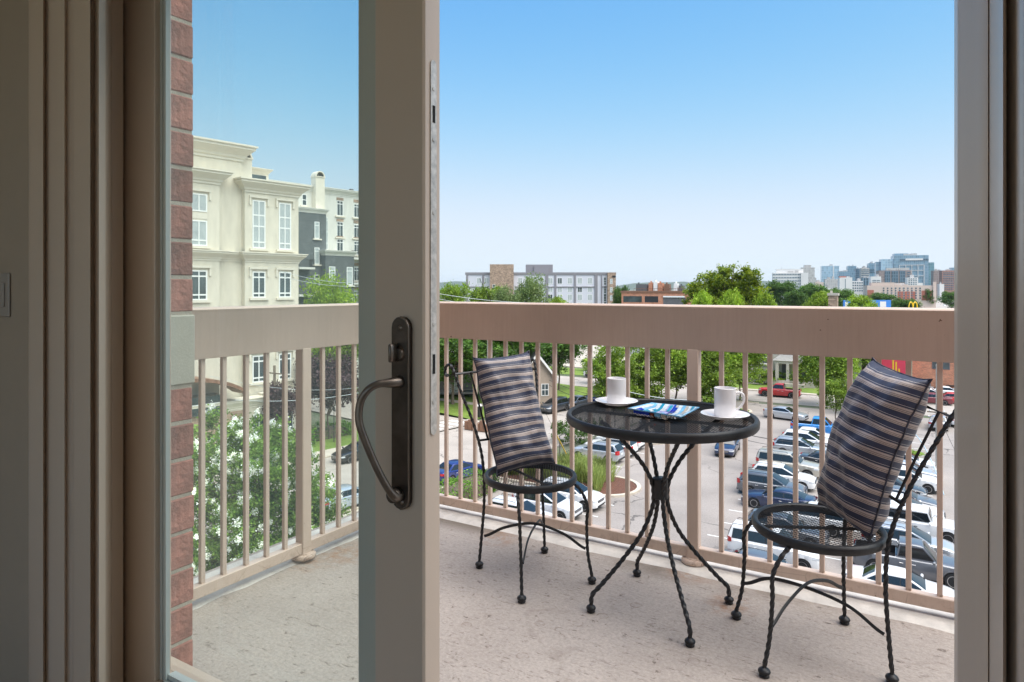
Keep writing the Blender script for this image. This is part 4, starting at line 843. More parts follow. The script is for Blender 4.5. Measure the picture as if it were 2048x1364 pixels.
# ---- brick corner building on the right, with awning
t = thing('brick_shop', 'red brick commercial building with grey awning at the right edge', 'building', (1.0, 116, 0)); f = Fr(t, (1, 0))
f.part('wall', M_RBRK, (-2, 20, -14, 0, 0, 7.4)); f.part('coping', M_GREYR, (-2.2, 20.2, -14.2, .2, 7.41, 7.7)); f.window(1.6, 0, 3.6, 5.0, 2.2, 2, (1,), sill=False, mf=M_GREYR)
f.part('door_recess', M_DARK, (6.4, 10, .01, .08, .1, 2.7)); f.part('awning', M_GREYR, (5.9, 12, .02, 1.5, 3.3, 3.7)); f.part('lintel_band', M_LIME, (5.8, 12, .01, .12, 3.8, 5.6))
f.part('downpipe', M_DARK, (3.4, 3.55, .01, .15, 1.2, 4.4), (2.2, 3.39, .01, .12, 1.2, 1.35))
t = thing('storage_trailer', 'red and yellow painted trailer parked beside the brick commercial building', 'trailer', (-3.6, 113.6, 0)); f = Fr(t, (1, 0))
M_RED = M('red_paint', (.62, .05, .09), .4, var=.1, vscale=.6); M_YEL = M('yellow_paint', (.80, .52, .03), .4)
f.part('body', M_RED, (-2.6, 2.0, -2.4, 0, 1.0, 6.3)); f.part('stripe', M_YEL, *[(0.1 + .38 * k, .3 + .38 * k, .005, .03, 3.0 + .9 * k * 0, 5.6 - 1.0 * k) for k in range(3)]); f.part('wheel', M_DARK, (-2.2, -1.2, -2.2, -.1, 0, .99), (.6, 1.6, -2.2, -.1, 0, .99))
# ---- houses across the side street on the left
M_SID = M('grey_siding', (.30, .27, .25), .8, var=.15, vscale=2); M_TRIMW = M('white_trim', (.80, .78, .75), .6)
def gable_house(label, px, py, w_, l_, h, rh, mw, mr, rz, cat='house'):
    q = G(px, py); t = thing('gable_house', label, cat, (q.x, q.y, 0), rz)
    MB().box(-w_ / 2, w_ / 2, 0, l_, 0, h).add([(-w_ / 2, 0, h), (w_ / 2, 0, h), (0, 0, h + rh), (-w_ / 2, l_, h), (w_ / 2, l_, h), (0, l_, h + rh)], [(0, 1, 2), (3, 5, 4)]).build('wall', mw, t)
    o = .5; k = rh / (w_ / 2); b = MB()
    for s in (1, -1):
        P = [(0, -o, h + rh + .05), (s * (w_ / 2 + o), -o, h - k * o + .05), (s * (w_ / 2 + o), l_ + o, h - k * o + .05), (0, l_ + o, h + rh + .05)]
        b.add([(x, y, z + dz) for dz in (.0, .18) for x, y, z in P], [(0, 1, 2, 3), (4, 5, 6, 7), (0, 1, 5, 4), (1, 2, 6, 5), (2, 3, 7, 6)])
    b.build('roof', mr, t); bb = MB()
    for s in (1, -1):
        P = [(0, -o - .02, h + rh - .25), (s * (w_ / 2 + o), -o - .02, h - k * o - .25)]
        bb.add([(x, y + dy, z + dz) for dy in (0, -.08) for dz in (0, .42) for x, y, z in P], [(0, 1, 3, 2), (4, 5, 7, 6), (0, 1, 5, 4), (2, 3, 7, 6)])
    bb.build('bargeboard', M_TRIMW, t); f = Fr(t, (1, 0))
    for s in (-w_ / 4, w_ / 4): f.window(s, .0, 1.3, 2.9, 1.0, 2, (.5,), mf=M_TRIMW, sill=False)
    return t, f
gable_house('small tan house with a white trimmed gable behind the left pillow', 1073, 812, 4.6, 5, 4.0, 2.9, M('tan_siding', (.42, .33, .26), .8, var=.1), M_GREYR, R(44))
t, f = gable_house('grey sided house with porch and white lattice under the trees', 888, 796, 8, 7, 3.4, 1.6, M_SID, M_GREYR, R(36))
f.part('porch_deck', M_SID, (-3, 4.5, .02, 2.4, .9, 1.15)); f.part('porch_rail', M_SID, (-3, 4.5, 2.3, 2.36, 1.5, 1.6), (-3, 4.5, 2.3, 2.36, 1.9, 2.0), *[(s, s + .1, 2.3, 2.4, 0, 2.2) for s in (-3, -.6, 2.1, 4.4)])
f.part('lattice', M_TRIMW, *[(.8 + .22 * k, .87 + .22 * k, 2.45, 2.5, 1.2, 3.2) for k in range(6)], *[(.8, 1.97, 2.51, 2.55, 1.2 + .32 * k, 1.27 + .32 * k) for k in range(7)])
# ---- white chapel-like block beyond the far car park
t = thing('low_white_building', 'low white flat building beyond the parking lot, behind the street trees', 'building', (*G(1345, 715).xy, 0)); f = Fr(t, (1, 0))
f.part('wall', M_HW, (-14, 12, -10, 0, 0, 5)); f.part('roof_edge', M_GREYR, (-14.3, 12.3, -10.3, .3, 5.01, 5.5))
for s in (-10, -5, 0, 5, 9): f.window(s, 0, 1.2, 3.4, 2.2, 2, (1,), sill=False)
# ---- skyline towers
def curtain(name, c, sx, sz, line, rough=.18):
    m = bpy.data.materials.new(name); t, ns, L, p = nodes(m); tc = N(t, 'ShaderNodeTexCoord'); sp = N(t, 'ShaderNodeSeparateXYZ'); L.new(tc.outputs['Object'], sp.inputs[0])
    ad = N(t, 'ShaderNodeMath', operation='ADD'); L.new(sp.outputs[0], ad.inputs[0]); L.new(sp.outputs[1], ad.inputs[1]); cb = N(t, 'ShaderNodeCombineXYZ'); L.new(ad.outputs[0], cb.inputs[0]); L.new(sp.outputs[2], cb.inputs[1])
    b = N(t, 'ShaderNodeTexBrick', i_Scale=1.0, i_Mortar_Size=.35, offset=0.0); b.inputs['Brick Width'].default_value = sx; b.inputs['Row Height'].default_value = sz
    b.inputs['Color1'].default_value = tuple(x * .8 for x in c) + (1,); b.inputs['Color2'].default_value = tuple(x * 1.2 for x in c) + (1,); b.inputs['Mortar'].default_value = tuple(line) + (1,)
    L.new(cb.outputs[0], b.inputs[0]); L.new(b.outputs[0], p.inputs['Base Color']); p.inputs['Roughness'].default_value = rough; p.inputs['Specular IOR Level'].default_value = .7; return m
M_CW1 = curtain('curtain_wall_blue', (.16, .27, .36), 3.0, 4.0, (.25, .36, .44)); M_CW2 = curtain('curtain_wall_dark', (.06, .11, .15), 3, 4, (.15, .22, .28)); M_CW3 = curtain('curtain_wall_pale', (.30, .44, .55), 4, 4, (.42, .55, .64)); M_CW4 = curtain('curtain_wall_teal', (.10, .22, .27), 3, 4, (.18, .32, .36))
M_CON = curtain('concrete_tower', (.44, .42, .41), 2.4, 3.6, (.52, .5, .48), .8); M_WHT = M('white_precast', (.74, .71, .69), .8, var=.05, vscale=.05); M_PINK = M('pinkish_precast', (.66, .52, .45), .8, var=.06, vscale=.1)
M_REDT = curtain('red_brick_tower', (.30, .15, .12), 2.5, 3.4, (.36, .22, .18), .8); M_BRNT = curtain('brown_tower', (.25, .19, .18), 2.5, 3.4, (.32, .26, .24), .6); M_RBF = M('far_red_brick', (.42, .15, .11), .85, var=.1, vscale=.2)
def tower(name, label, d, x0, x1, y0, m, extra=(), depth=None, win=None, cat='tower', turn=R(-20)):
    p0, p1 = D(x0, 600, d), D(x1, 600, d); t = thing(name, label, cat, (p0.x, p0.y, 0)); dv = (p1 - p0); dv.z = 0; Lw = dv.length
    f = Fr(t, (math.cos(YAW + turn), math.sin(YAW + turn))); k = Lw / (x1 - x0); Z = lambda py: ZC - (py - HOR) * d / F; S = lambda px: (px - x0) * k
    f.part('wall', m, (0, Lw, -(depth or Lw * .8), 0, 0, Z(y0)))
    for nm, mm, a, b_, n0, n1, ya, yb in extra: f.part(nm, mm, (S(a), S(b_), n0, n1, Z(yb), Z(ya)))
    q_ = random.Random(label)                                          # roof plant
    for _ in range(2):
        a_ = q_.uniform(.15, .7) * Lw; l_ = q_.uniform(.1, .25) * Lw; hh_ = q_.uniform(1.2, 3.2); f.part('roof_plant', M_CON, (a_, a_ + l_, -q_.uniform(6, 9), -q_.uniform(1.5, 4), Z(y0) + .01, Z(y0) + hh_))
    if win:
        wm, xa, xb, nx, ya, yb, ny, fw, fh = win; b = MB()
        for i in range(nx):
            for j in range(ny):
                cx_ = xa + (xb - xa) * (i + .5) / nx; cy = ya + (yb - ya) * (j + .5) / ny; hw, hh = (xb - xa) / nx * fw / 2, (yb - ya) / ny * fh / 2
                f.box(b, S(cx_ - hw), S(cx_ + hw), .02, .25, Z(cy + hh), Z(cy - hh))
        setp(b.build('windows', wm, t), kind='stuff')
    return t, f, S, Z
tower('office_block', 'broad white precast office block with rows of small dark windows, leftmost of the skyline', 760, 1545, 1610, 546, M_WHT, (('side_wing', M_WHT, 1597, 1610, .02, 3, 545.9, 620), ('rooftop', M_WHT, 1552, 1602, -14, -3, 538, 545.8), ('antenna', M_GREYR, 1562, 1562.6, -6, -5, 535, 538)), 22, (M_CW2, 1545, 1597, 18, 546, 590, 7, .62, .38))
tower('office_tower', 'tall grey concrete tower with a raised crown beside the white office block', 1000, 1603, 1627, 535, M_CON, (('crown', M_CON, 1608, 1621, -14, -3, 530, 534.9),), 20)
tower('office_block', 'small grey slab tucked right of the concrete tower', 1100, 1626, 1632, 556, M_CON, (), 10)
tower('office_block', 'low tan building below the gap in the skyline', 900, 1630, 1647, 564, M_PINK, (), 14)
tower('glass_tower', 'light blue glass tower standing alone in the skyline gap', 1150, 1643.5, 1675, 532, M_CW3, (('corner_fin', M_WHT, 1664, 1665.5, .05, .6, 532, 600),), 24)
tower('office_block', 'grey concrete slab in front of the light blue glass tower', 800, 1650, 1678, 558, M_CON, (), 16)
tower('glass_tower', 'low blue glass block behind the white slab building', 1050, 1678, 1707, 543, M_CW1, (('rooftop', M_CON, 1678, 1692, -10, -3, 541.5, 542.9),), 20)
tower('apartment_tower', 'white slab building with a dark centre line and orange rooftop', 700, 1679, 1702, 555, M_WHT, (('dark_line', M_CW2, 1689, 1690, .02, .2, 558, 590), ('rooftop', M_RBF, 1679, 1691, -8, -2, 552.5, 554.9)), 14)
tower('glass_tower', 'blue glass tower with a dark side left of centre in the skyline', 1250, 1695, 1711, 532, M_CW1, (('dark_side', M_CW2, 1708, 1711.5, .03, 2, 537, 543),), 20)
tower('glass_tower', 'short dark blue glass tower right of the dark sided tower', 1200, 1711, 1722, 537, M_CW2, (), 18)
tower('office_tower', 'banded grey office tower between two blue glass towers', 1000, 1722, 1737, 536, M_CON, (('crown', M_CON, 1725, 1733, -10, -3, 534, 535.9),), 16, (M_CW2, 1722, 1737, 1, 538, 572, 9, .9, .45))
tower('office_block', 'white block with square dark windows below the skyline centre', 720, 1703, 1724, 562, M_WHT, (), 14, (M_CW2, 1704, 1724, 5, 563, 584, 4, .6, .5))
tower('glass_tower', 'dark ribbed glass block above the pale hotel roof', 780, 1722, 1742, 556, M_CW2, tuple(('rib', M_CW3, x, x + .8, .03, .8, 556, 590) for x in (1725, 1730, 1735, 1740)), 16)
tower('glass_tower', 'slim dark blue glass tower with a pale lower half', 1150, 1737, 1750, 526.5, M_CW1, (('dark_band', M_CW2, 1737, 1750, .03, .5, 538, 546),), 18)
t, f, S, Z = tower('glass_tower', 'largest blue glass tower with stepped roof and white grid frame', 1000, 1788, 1848, 511, M_CW1, (('upper_block', M_CW1, 1789.5, 1814, -20, -3, 507, 510.9), ('wing', M_CW3, 1765, 1787.9, -18, -2, 518, 620), ('wing', M_CW1, 1757, 1764.9, -18, -6, 523, 620), ('sign_band', M_WHT, 1808, 1838, .05, .8, 517.5, 521), ('recess', M_CW2, 1798, 1848, .03, .4, 518, 522.5)), 26)
f.part('white_frame', M_WHT, *[(S(x), S(x + .9), .5, 1.2, Z(575), Z(530)) for x in (1797, 1808, 1818.5, 1829, 1839.5)], *[(S(1797.9), S(1839.4), .55, 1.15, Z(y + .8), Z(y)) for y in (530, 540.5, 551.5)])
tower('office_tower', 'brown framed dark glass tower in front of the largest glass tower', 820, 1758, 1815, 541, M_BRNT, (('roof_slab', M_CON, 1771, 1811, -6, -.5, 536, 540.9), ('glass_bay', M_CW2, 1768, 1778, .03, .3, 542, 565), ('glass_bay', M_CW2, 1780, 1792, .03, .3, 542, 565), ('glass_bay', M_CW2, 1794, 1804, .03, .3, 542, 565)), 22, (M_CW2, 1805, 1815, 1, 543, 570, 6, .6, .45))
tower('office_block', 'white stepped block with strip windows left of the pale hotel', 700, 1742, 1760, 553, M_WHT, (), 12, (M_CW2, 1744, 1759, 2, 559, 566, 2, .85, .4))
tower('office_block', 'white block with sloping right side behind the pale hotel', 690, 1815, 1833, 555, M_WHT, (('lower_step', M_WHT, 1833.05, 1842, -10, -.5, 566, 620),), 12, (M_CW2, 1816, 1832, 4, 556, 570, 4, .6, .45))
tower('glass_tower', 'teal glass tower right of the largest tower', 1100, 1850, 1866, 525, M_CW4, (), 18)
tower('apartment_tower', 'brown banded tower right of the teal glass tower', 1000, 1867, 1884, 541, M_BRNT, (('glass_edge', M_CW1, 1878, 1884, .03, .4, 541, 590),), 16)
tower('apartment_tower', 'red brick banded tower near the door jamb', 950, 1884, 1906, 541, M_REDT, (), 16, (M_CW2, 1885, 1905, 1, 544, 580, 10, .9, .35))
tower('glass_tower', 'blue glass tower at the right end of the skyline', 1200, 1904, 1925, 535, M_CW1, (), 20)
tower('office_block', 'small white block at the foot of the red banded tower', 800, 1879, 1887, 568, M_WHT, (), 10)
t, f, S, Z = tower('long_hotel', 'long pale building with red brick lower floors below the skyline', 430, 1734, 1853, 571, M_PINK, (('upper_wing', M_PINK, 1742, 1782, -10, -.5, 565, 570.9), ('brick_floors', M_RBF, 1734.5, 1746, .03, .2, 580, 600), ('brick_floors', M_RBF, 1788, 1798, .03, .2, 583, 600), ('brick_floors', M_RBF, 1800, 1809, .03, .2, 583, 600), ('brick_floors', M_RBF, 1811, 1818, .03, .2, 583, 600), ('brick_floors', M_RBF, 1829, 1846, .03, .2, 581, 600), ('turret', M_PINK, 1848, 1853, .02, 1, 564, 600), ('parapet_block', M_PINK, 1786, 1793, -2, -.2, 569, 570.9), ('parapet_block', M_PINK, 1800, 1806, -2, -.2, 569, 570.9)), 16, (M_CW2, 1760, 1830, 10, 574, 598, 5, .34, .5))
tower('low_storefront', 'low white building with a dark ribbon window in front of the skyline trees', 420, 1650, 1664, 577, M_WHT, (('ribbon', M_CW2, 1651, 1663, .02, .2, 581, 585),), 8)
# billboard, double arch sign, tower crane
q = D(1687, 600, 240); t = thing('billboard', 'blue billboard rising just above the railing, half hidden by trees', 'billboard', (q.x, q.y, 0)); f = Fr(t, (math.cos(YAW), math.sin(YAW))); k = 240 / F
M_BLUEB = M('billboard_blue', (.05, .22, .62), .5); Zb = lambda py: ZC - (py - HOR) * k
f.part('panel', M_BLUEB, (0, 95 * k, -.4, 0, Zb(622), Zb(600))); f.part('white_patch', M_WHT, (73 * k, 85 * k, .01, .05, Zb(614), Zb(603))); f.part('white_patch', M_WHT, (3 * k, 9 * k, .01, .05, Zb(614), Zb(604))); f.part('post', M_GREYR, (30 * k, 33 * k, -.8, -.41, 0, Zb(610)), (70 * k, 73 * k, -.8, -.41, 0, Zb(610)))
q = D(1826, 606, 200); t = thing('arch_sign', 'yellow double arch sign poking over the railing at the right', 'sign', (q.x, q.y, 0)); k = 200 / F; M_ARCH = M('arch_yellow', (.90, .58, .02), .4)
ru = Vector((cy_, sy_, 0)); b = MB()
for s in (-1, 1):
    pts = []
    for a in np.linspace(0, math.pi, 17): pts.append(ru * ((s * 4.3 + 4.1 * math.cos(a)) * k) + Vector((0, 0, ZC - (622 - HOR) * k + 18 * k * math.sin(a) ** .62)))
    b.tube(pts, 1.05 * k, 6)
b.build('arches', M_ARCH, t, smooth=60); MB().box(-.25, .25, -.25, .25, 0, ZC - (622 - HOR) * k).build('pole', M_GREYR, t); MB().box(-1.6, 1.6, -.2, .2, ZC - (632 - HOR) * k, ZC - (624 - HOR) * k).build('sign_panel', M_RED, t)
for px, pw_, h_ in ((1753, 14, 532),):
    q = D(px, 600, 1060); k = 1060 / F; t = thing('tower_crane', 'thin red construction crane between the skyline towers', 'crane', (q.x, q.y, 0)); f = Fr(t, (cy_, sy_)); Zc = lambda py: ZC - (py - HOR) * k
    f.part('mast', M_RED, (0, .9, -.9, 0, 0, Zc(530))); f.part('jib', M_RED, (-3 * k, 9 * k, -.7, -.2, Zc(533.6), Zc(532.6)))
# ================================================================== TREES AND PLANTS
def leafmat(name, lo, hi, trans=.35, rough=.55):
    m = bpy.data.materials.new(name); m.use_nodes = True; t = m.node_tree; t.nodes.clear(); L = t.links
    ge = N(t, 'ShaderNodeNewGeometry'); lo, hi = [min(.9, x * 1.45) for x in lo], [min(.9, x * 1.45) for x in hi]
    a = ramp(t, [(0, lo), (.6, [(x + y) / 2 for x, y in zip(lo, hi)]), (1, hi)]); L.new(ge.outputs['Random Per Island'], a.inputs[0])
    oi = N(t, 'ShaderNodeObjectInfo'); mr = N(t, 'ShaderNodeMapRange', i_To_Min=.8, i_To_Max=1.2); L.new(oi.outputs['Random'], mr.inputs[0])
    tc = N(t, 'ShaderNodeTexCoord'); nz = N(t, 'ShaderNodeTexNoise', i_Scale=.55, i_Detail=3.0); L.new(tc.outputs['Object'], nz.inputs[0])
    m2 = N(t, 'ShaderNodeMapRange', i_To_Min=.55, i_To_Max=1.45); m2.inputs[1].default_value = .3; m2.inputs[2].default_value = .7; L.new(nz.outputs[0], m2.inputs[0])
    mm = N(t, 'ShaderNodeMath', operation='MULTIPLY'); L.new(mr.outputs[0], mm.inputs[0]); L.new(m2.outputs[0], mm.inputs[1])
    hs = N(t, 'ShaderNodeHueSaturation'); L.new(mm.outputs[0], hs.inputs['Value']); L.new(a.outputs[0], hs.inputs['Color'])
    d = N(t, 'ShaderNodeBsdfPrincipled', i_Roughness=rough); L.new(hs.outputs[0], d.inputs['Base Color']); d.inputs['Specular IOR Level'].default_value = .25
    tr = N(t, 'ShaderNodeBsdfTranslucent'); hs2 = N(t, 'ShaderNodeHueSaturation', i_Saturation=1.1, i_Value=1.15); L.new(hs.outputs[0], hs2.inputs['Color']); L.new(hs2.outputs[0], tr.inputs[0])
    mx = N(t, 'ShaderNodeMixShader'); mx.inputs[0].default_value = trans; L.new(d.outputs[0], mx.inputs[1]); L.new(tr.outputs[0], mx.inputs[2])
    o = N(t, 'ShaderNodeOutputMaterial'); L.new(mx.outputs[0], o.inputs[0]); return m
M_LF = leafmat('leaf_mid_green', (.085, .15, .018), (.215, .29, .045)); M_LD = leafmat('leaf_dark_green', (.034, .08, .016), (.10, .17, .035)); M_LY = leafmat('leaf_yellow_green', (.12, .20, .02), (.26, .34, .045))
M_LP = leafmat('leaf_pale_green', (.10, .15, .05), (.22, .28, .11)); M_PL = leafmat('leaf_plum', (.030, .018, .022), (.085, .05, .055), .2); M_SH = leafmat('leaf_shrub', (.06, .12, .018), (.20, .30, .06))
M_FLW = leafmat('white_blossom', (.66, .66, .56), (.84, .83, .76), .25); M_GRS = leafmat('grass_blades', (.14, .19, .05), (.34, .38, .13), .3); M_HDG = leafmat('hedge_leaf', (.05, .12, .018), (.15, .27, .04))
M_BRKT = M('bark', (.13, .10, .075), .9, var=.3, vscale=6, bump=.5, bscale=12)
def leafmesh(name, C, size, mat, r=None, flat=.6, jitter=.5, up=.35):
    """one kite-shaped leaf per point of C (n,3), joined"""
    r = r or rng; n = len(C); sz = size * (1 + jitter * (r.random(n) - .5) * 2)
    nrm = r.normal(size=(n, 3)); nrm[:, 2] = np.abs(nrm[:, 2]) + up; nrm /= np.linalg.norm(nrm, axis=1)[:, None]
    a = np.cross(nrm, r.normal(size=(n, 3))); a /= np.linalg.norm(a, axis=1)[:, None]; b = np.cross(nrm, a)
    V = np.empty((n, 4, 3)); s = sz[:, None]
    V[:, 0] = C - a * s * .62; V[:, 1] = C + b * s * .5 * flat + nrm * s * .12; V[:, 2] = C + a * s * .62; V[:, 3] = C - b * s * .5 * flat + nrm * s * .12
    me = bpy.data.meshes.new(name); me.vertices.add(n * 4); me.vertices.foreach_set('co', V.reshape(-1)); me.loops.add(n * 4); me.loops.foreach_set('vertex_index', np.arange(n * 4, dtype=np.int32))
    me.polygons.add(n); me.polygons.foreach_set('loop_start', np.arange(0, n * 4, 4, dtype=np.int32)); me.update(calc_edges=True); me.materials.append(mat); return me
def crown_pts(lobes, nclump, per, spread, r, shell=.62):
    """points in clumps set on the outer part of each lobe (cx,cy,cz,rx,ry,rz)"""
    W_ = np.array([l[3] * l[4] + l[4] * l[5] for l in lobes]); W_ = W_ / W_.sum(); out = []; cen = []
    for l, w_ in zip(lobes, W_):
        k = max(4, int(nclump * w_)); d = r.normal(size=(k, 3)); d /= np.linalg.norm(d, axis=1)[:, None]
        rad = shell + (1.06 - shell) * r.random(k) ** .7; c = np.array(l[:3]) + d * rad[:, None] * np.array(l[3:6]); cen.append(c)
        m = np.maximum(6, (per * (0.5 + r.random(k)))).astype(int); idx = np.repeat(np.arange(k), m); sp = (spread * (.6 + .8 * r.random(k)))[idx]
        out.append(c[idx] + r.normal(size=(len(idx), 3)) * sp[:, None] * np.array([1, 1, .7]))
    return np.concatenate(out), np.concatenate(cen)
def trunk_mb(h, r0, branches, r):
    b = MB(); P = [Vector((.12 * math.sin(i * 1.7 + r.random()), .12 * math.cos(i * 1.3), h * i / 6)) for i in range(7)]; P[0] = Vector((0, 0, -.1))
    b.tube(P, [r0 * (1.25 if i == 0 else 1 - .09 * i) for i in range(7)], 8)
    for c in branches:
        z0 = h * (.45 + .5 * r.random()); s = Vector((0, 0, z0)); e = Vector(c); md = s.lerp(e, .5) + Vector((0, 0, .12 * (e - s).length))
        b.tube([s, md, e], [r0 * .5, r0 * .3, r0 * .1], 6)
    return b
def tree_proto(seed, R_, H_, th, n_lobes, nclump, per, spread, leaf, mat, kind='round'):
    r = np.random.default_rng(seed); lobes = []
    zc = (th + H_) / 2; rz = (H_ - th) / 2
    if kind == 'round':
        lobes.append((0, 0, zc, R_ * .62, R_ * .62, rz * .74))
        for i in range(n_lobes):
            a = 2 * math.pi * i / n_lobes + r.random(); e = -.55 + 1.5 * r.random(); k = .62 + .16 * r.random()
            lobes.append((R_ * k * math.cos(a) * math.cos(e), R_ * k * math.sin(a) * math.cos(e), zc + rz * .72 * math.sin(e), R_ * (.28 + .16 * r.random()), R_ * (.28 + .16 * r.random()), rz * (.24 + .14 * r.random())))
        for i in range(3): lobes.append((R_ * .35 * r.normal(), R_ * .35 * r.normal(), H_ - rz * .3, R_ * .3, R_ * .3, rz * .3))
    else:                                                              # upright oval
        for i in range(n_lobes):
            f = i / (n_lobes - 1); z = th + (H_ - th) * (f * .92 + .04); k = R_ * (.35 + .75 * math.sin(math.pi * min(1, f * .8 + .22)) ** .8) * .72; a = i * 2.4
            lobes.append((k * .45 * math.cos(a), k * .45 * math.sin(a), z, k, k, (H_ - th) / n_lobes * .95))
    pts, cen = crown_pts(lobes, nclump, per, spread, r)
    sel = cen[r.choice(len(cen), 14)]; sel = sel * np.array([.8, .8, 1])
    return (leafmesh('crown', pts, leaf, mat, r), trunk_mb(th + rz * .9, .03 * H_ * .62, [tuple(c) for c in sel], r).mesh('trunk', M_BRKT, smooth=60), R_, H_)
TP = {'maple': tree_proto(11, 4.2, 10, 1.3, 11, 330, 42, .42, .30, M_LF), 'oak': tree_proto(12, 6.5, 17, 3.2, 14, 420, 40, .62, .44, M_LD), 'elm': tree_proto(13, 6.0, 16, 4.0, 12, 400, 40, .6, .42, M_LF),
      'linden': tree_proto(14, 3.6, 10.5, .9, 9, 330, 42, .38, .28, M_LF, 'oval'), 'locust': tree_proto(15, 4.2, 12, 3.0, 12, 260, 34, .5, .26, M_LY), 'pale': tree_proto(16, 5.0, 15, 4.0, 13, 300, 36, .55, .34, M_LP),
      'plum': tree_proto(17, 2.6, 5.6, 1.9, 9, 240, 36, .28, .20, M_PL), 'bright': tree_proto(18, 5.0, 13, 3.5, 12, 330, 40, .5, .38, M_LY), 'small': tree_proto(19, 2.2, 6.0, 1.8, 8, 170, 34, .26, .20, M_LF)}
def tree(kind, label, X, Y, h, rad=None, group=None, z0=0.0, rz=None):
    cr, tk, R_, H_ = TP[kind]; s = h / H_; sx = (rad / R_) if rad else s
    t = thing(label[0], label[1], 'tree', (X, Y, z0), random.uniform(0, 6.28) if rz is None else rz, group)
    inst('crown', cr, t, scale=(sx, sx, s)); inst('trunk', tk, t, scale=(sx * .8, sx * .8, s)); return t
def tree_px(kind, name, label, px, ytop, wpx, d, group=None):
    p = D(px, ytop, d); h = p.z; return tree(kind, (name, label), p.x, p.y, h, wpx / 2 * d / F, group)
# trees standing round the car park and along the cross street (seen between the balusters)
GS = 'street trees along the car park'
for a in (('linden', 'street_tree', 'leafy street tree behind the left cup, left end of the row', 1228, 672, 96, 84), ('linden', 'street_tree', 'leafy street tree behind the gap between the cup and the tray', 1290, 668, 104, 86),
          ('maple', 'street_tree', 'wide street tree just left of the broad railing post', 1352, 662, 120, 88), ('linden', 'street_tree', 'street tree between the railing post and the right cup', 1420, 664, 110, 87),
          ('maple', 'street_tree', 'street tree behind the right cup, right end of the row', 1480, 668, 100, 92)):
    tree_px(*a, group=GS)
tree_px('maple', 'street_tree', 'bright street tree with a dark trunk right of the red pickup', 1652, 668, 118, 88); tree_px('elm', 'street_tree', 'dark tree behind the top of the right pillow', 1730, 652, 130, 104)
tree_px('small', 'young_tree', 'thin young tree beside the blue pickup, left of the right pillow', 1672, 758, 62, 74); tree_px('small', 'young_tree', 'small yellow green sapling at the edge of the right pillow', 1700, 776, 50, 82)
tree_px('small', 'young_tree', 'narrow tree in the second row of cars, hidden behind the right pillow', 1795, 900, 90, 60)
tree_px('oak', 'shade_tree', 'dark leafy tree filling the gap left of the left pillow', 905, 640, 190, 87); tree_px('oak', 'shade_tree', 'dark leafy tree behind the left pillow', 1005, 640, 200, 92); tree_px('oak', 'shade_tree', 'rounded dark tree beside the white gabled house', 1118, 650, 100, 100)
tree_px('small', 'young_tree', 'small shrubby tree beside the white pickup across the lawn', 1192, 716, 54, 108)
# on the left, behind the glass
tree_px('plum', 'plum_tree', 'dark purple plum tree behind the hedge across the street', 658, 716, 128, 68); tree_px('locust', 'locust_tree', 'feathery yellow green tree in front of the grey brick bays', 660, 552, 118, 84)
tree_px('elm', 'shade_tree', 'green tree behind the purple plum tree', 665, 640, 120, 96); tree_px('plum', 'plum_tree', 'small dark purple bush by the garage wall behind the white blossoms', 560, 768, 80, 63)
# beyond the railing top
GT = 'trees beyond the railing'
mid = [('oak', 'dark round tree left of the big leafy tree, below the distant hills', 1240, 572, 36, 230), ('elm', 'leafy tree at the left end above the railing', 905, 566, 60, 150), ('elm', 'leafy tree in front of the hotel left wing', 965, 572, 70, 160), ('pale', 'tall pale green tree in front of the middle of the hotel', 1062, 551, 72, 140),
       ('pale', 'low pale green tree left of the tall pale tree', 1015, 574, 66, 150), ('bright', 'low yellow green tree at the foot of the hotel', 1118, 594, 60, 140),
       ('bright', 'yellow green tree below the big leafy tree, left', 1410, 582, 60, 112), ('bright', 'yellow green tree below the big leafy tree, middle', 1460, 580, 56, 108), ('bright', 'yellow green tree between the big tree and the chimney', 1528, 584, 50, 120),
       ('oak', 'dark tree in front of the white office block', 1567, 561, 62, 300), ('oak', 'dark tree below the concrete tower', 1625, 567, 58, 320), ('oak', 'dark tree right of the bright pair of trees', 1684, 577, 54, 300), ('bright', 'bright yellow green tree left of the blue billboard', 1637, 583, 60, 190),
       ('bright', 'bright yellow green tree in front of the blue billboard', 1722, 590, 58, 200), ('oak', 'dark tree behind the billboard, below the pale hotel', 1762, 586, 66, 330), ('oak', 'dark tree left of the yellow arches', 1815, 597, 60, 250), ('oak', 'dark tree at the right end, in front of the teal tower', 1858, 577, 26, 420), ('oak', 'dark tree beside the avenue at the jamb', 1902, 583, 40, 380),
       ('oak', 'dark tree below the white office block, lower', 1590, 580, 50, 260), ('elm', 'grey green tree between the dark trees', 1655, 578, 44, 380)]
for k, lb, px, yt, wp, d in mid: tree_px(k, 'leafy_tree', lb, px, yt, wp, d, GT)
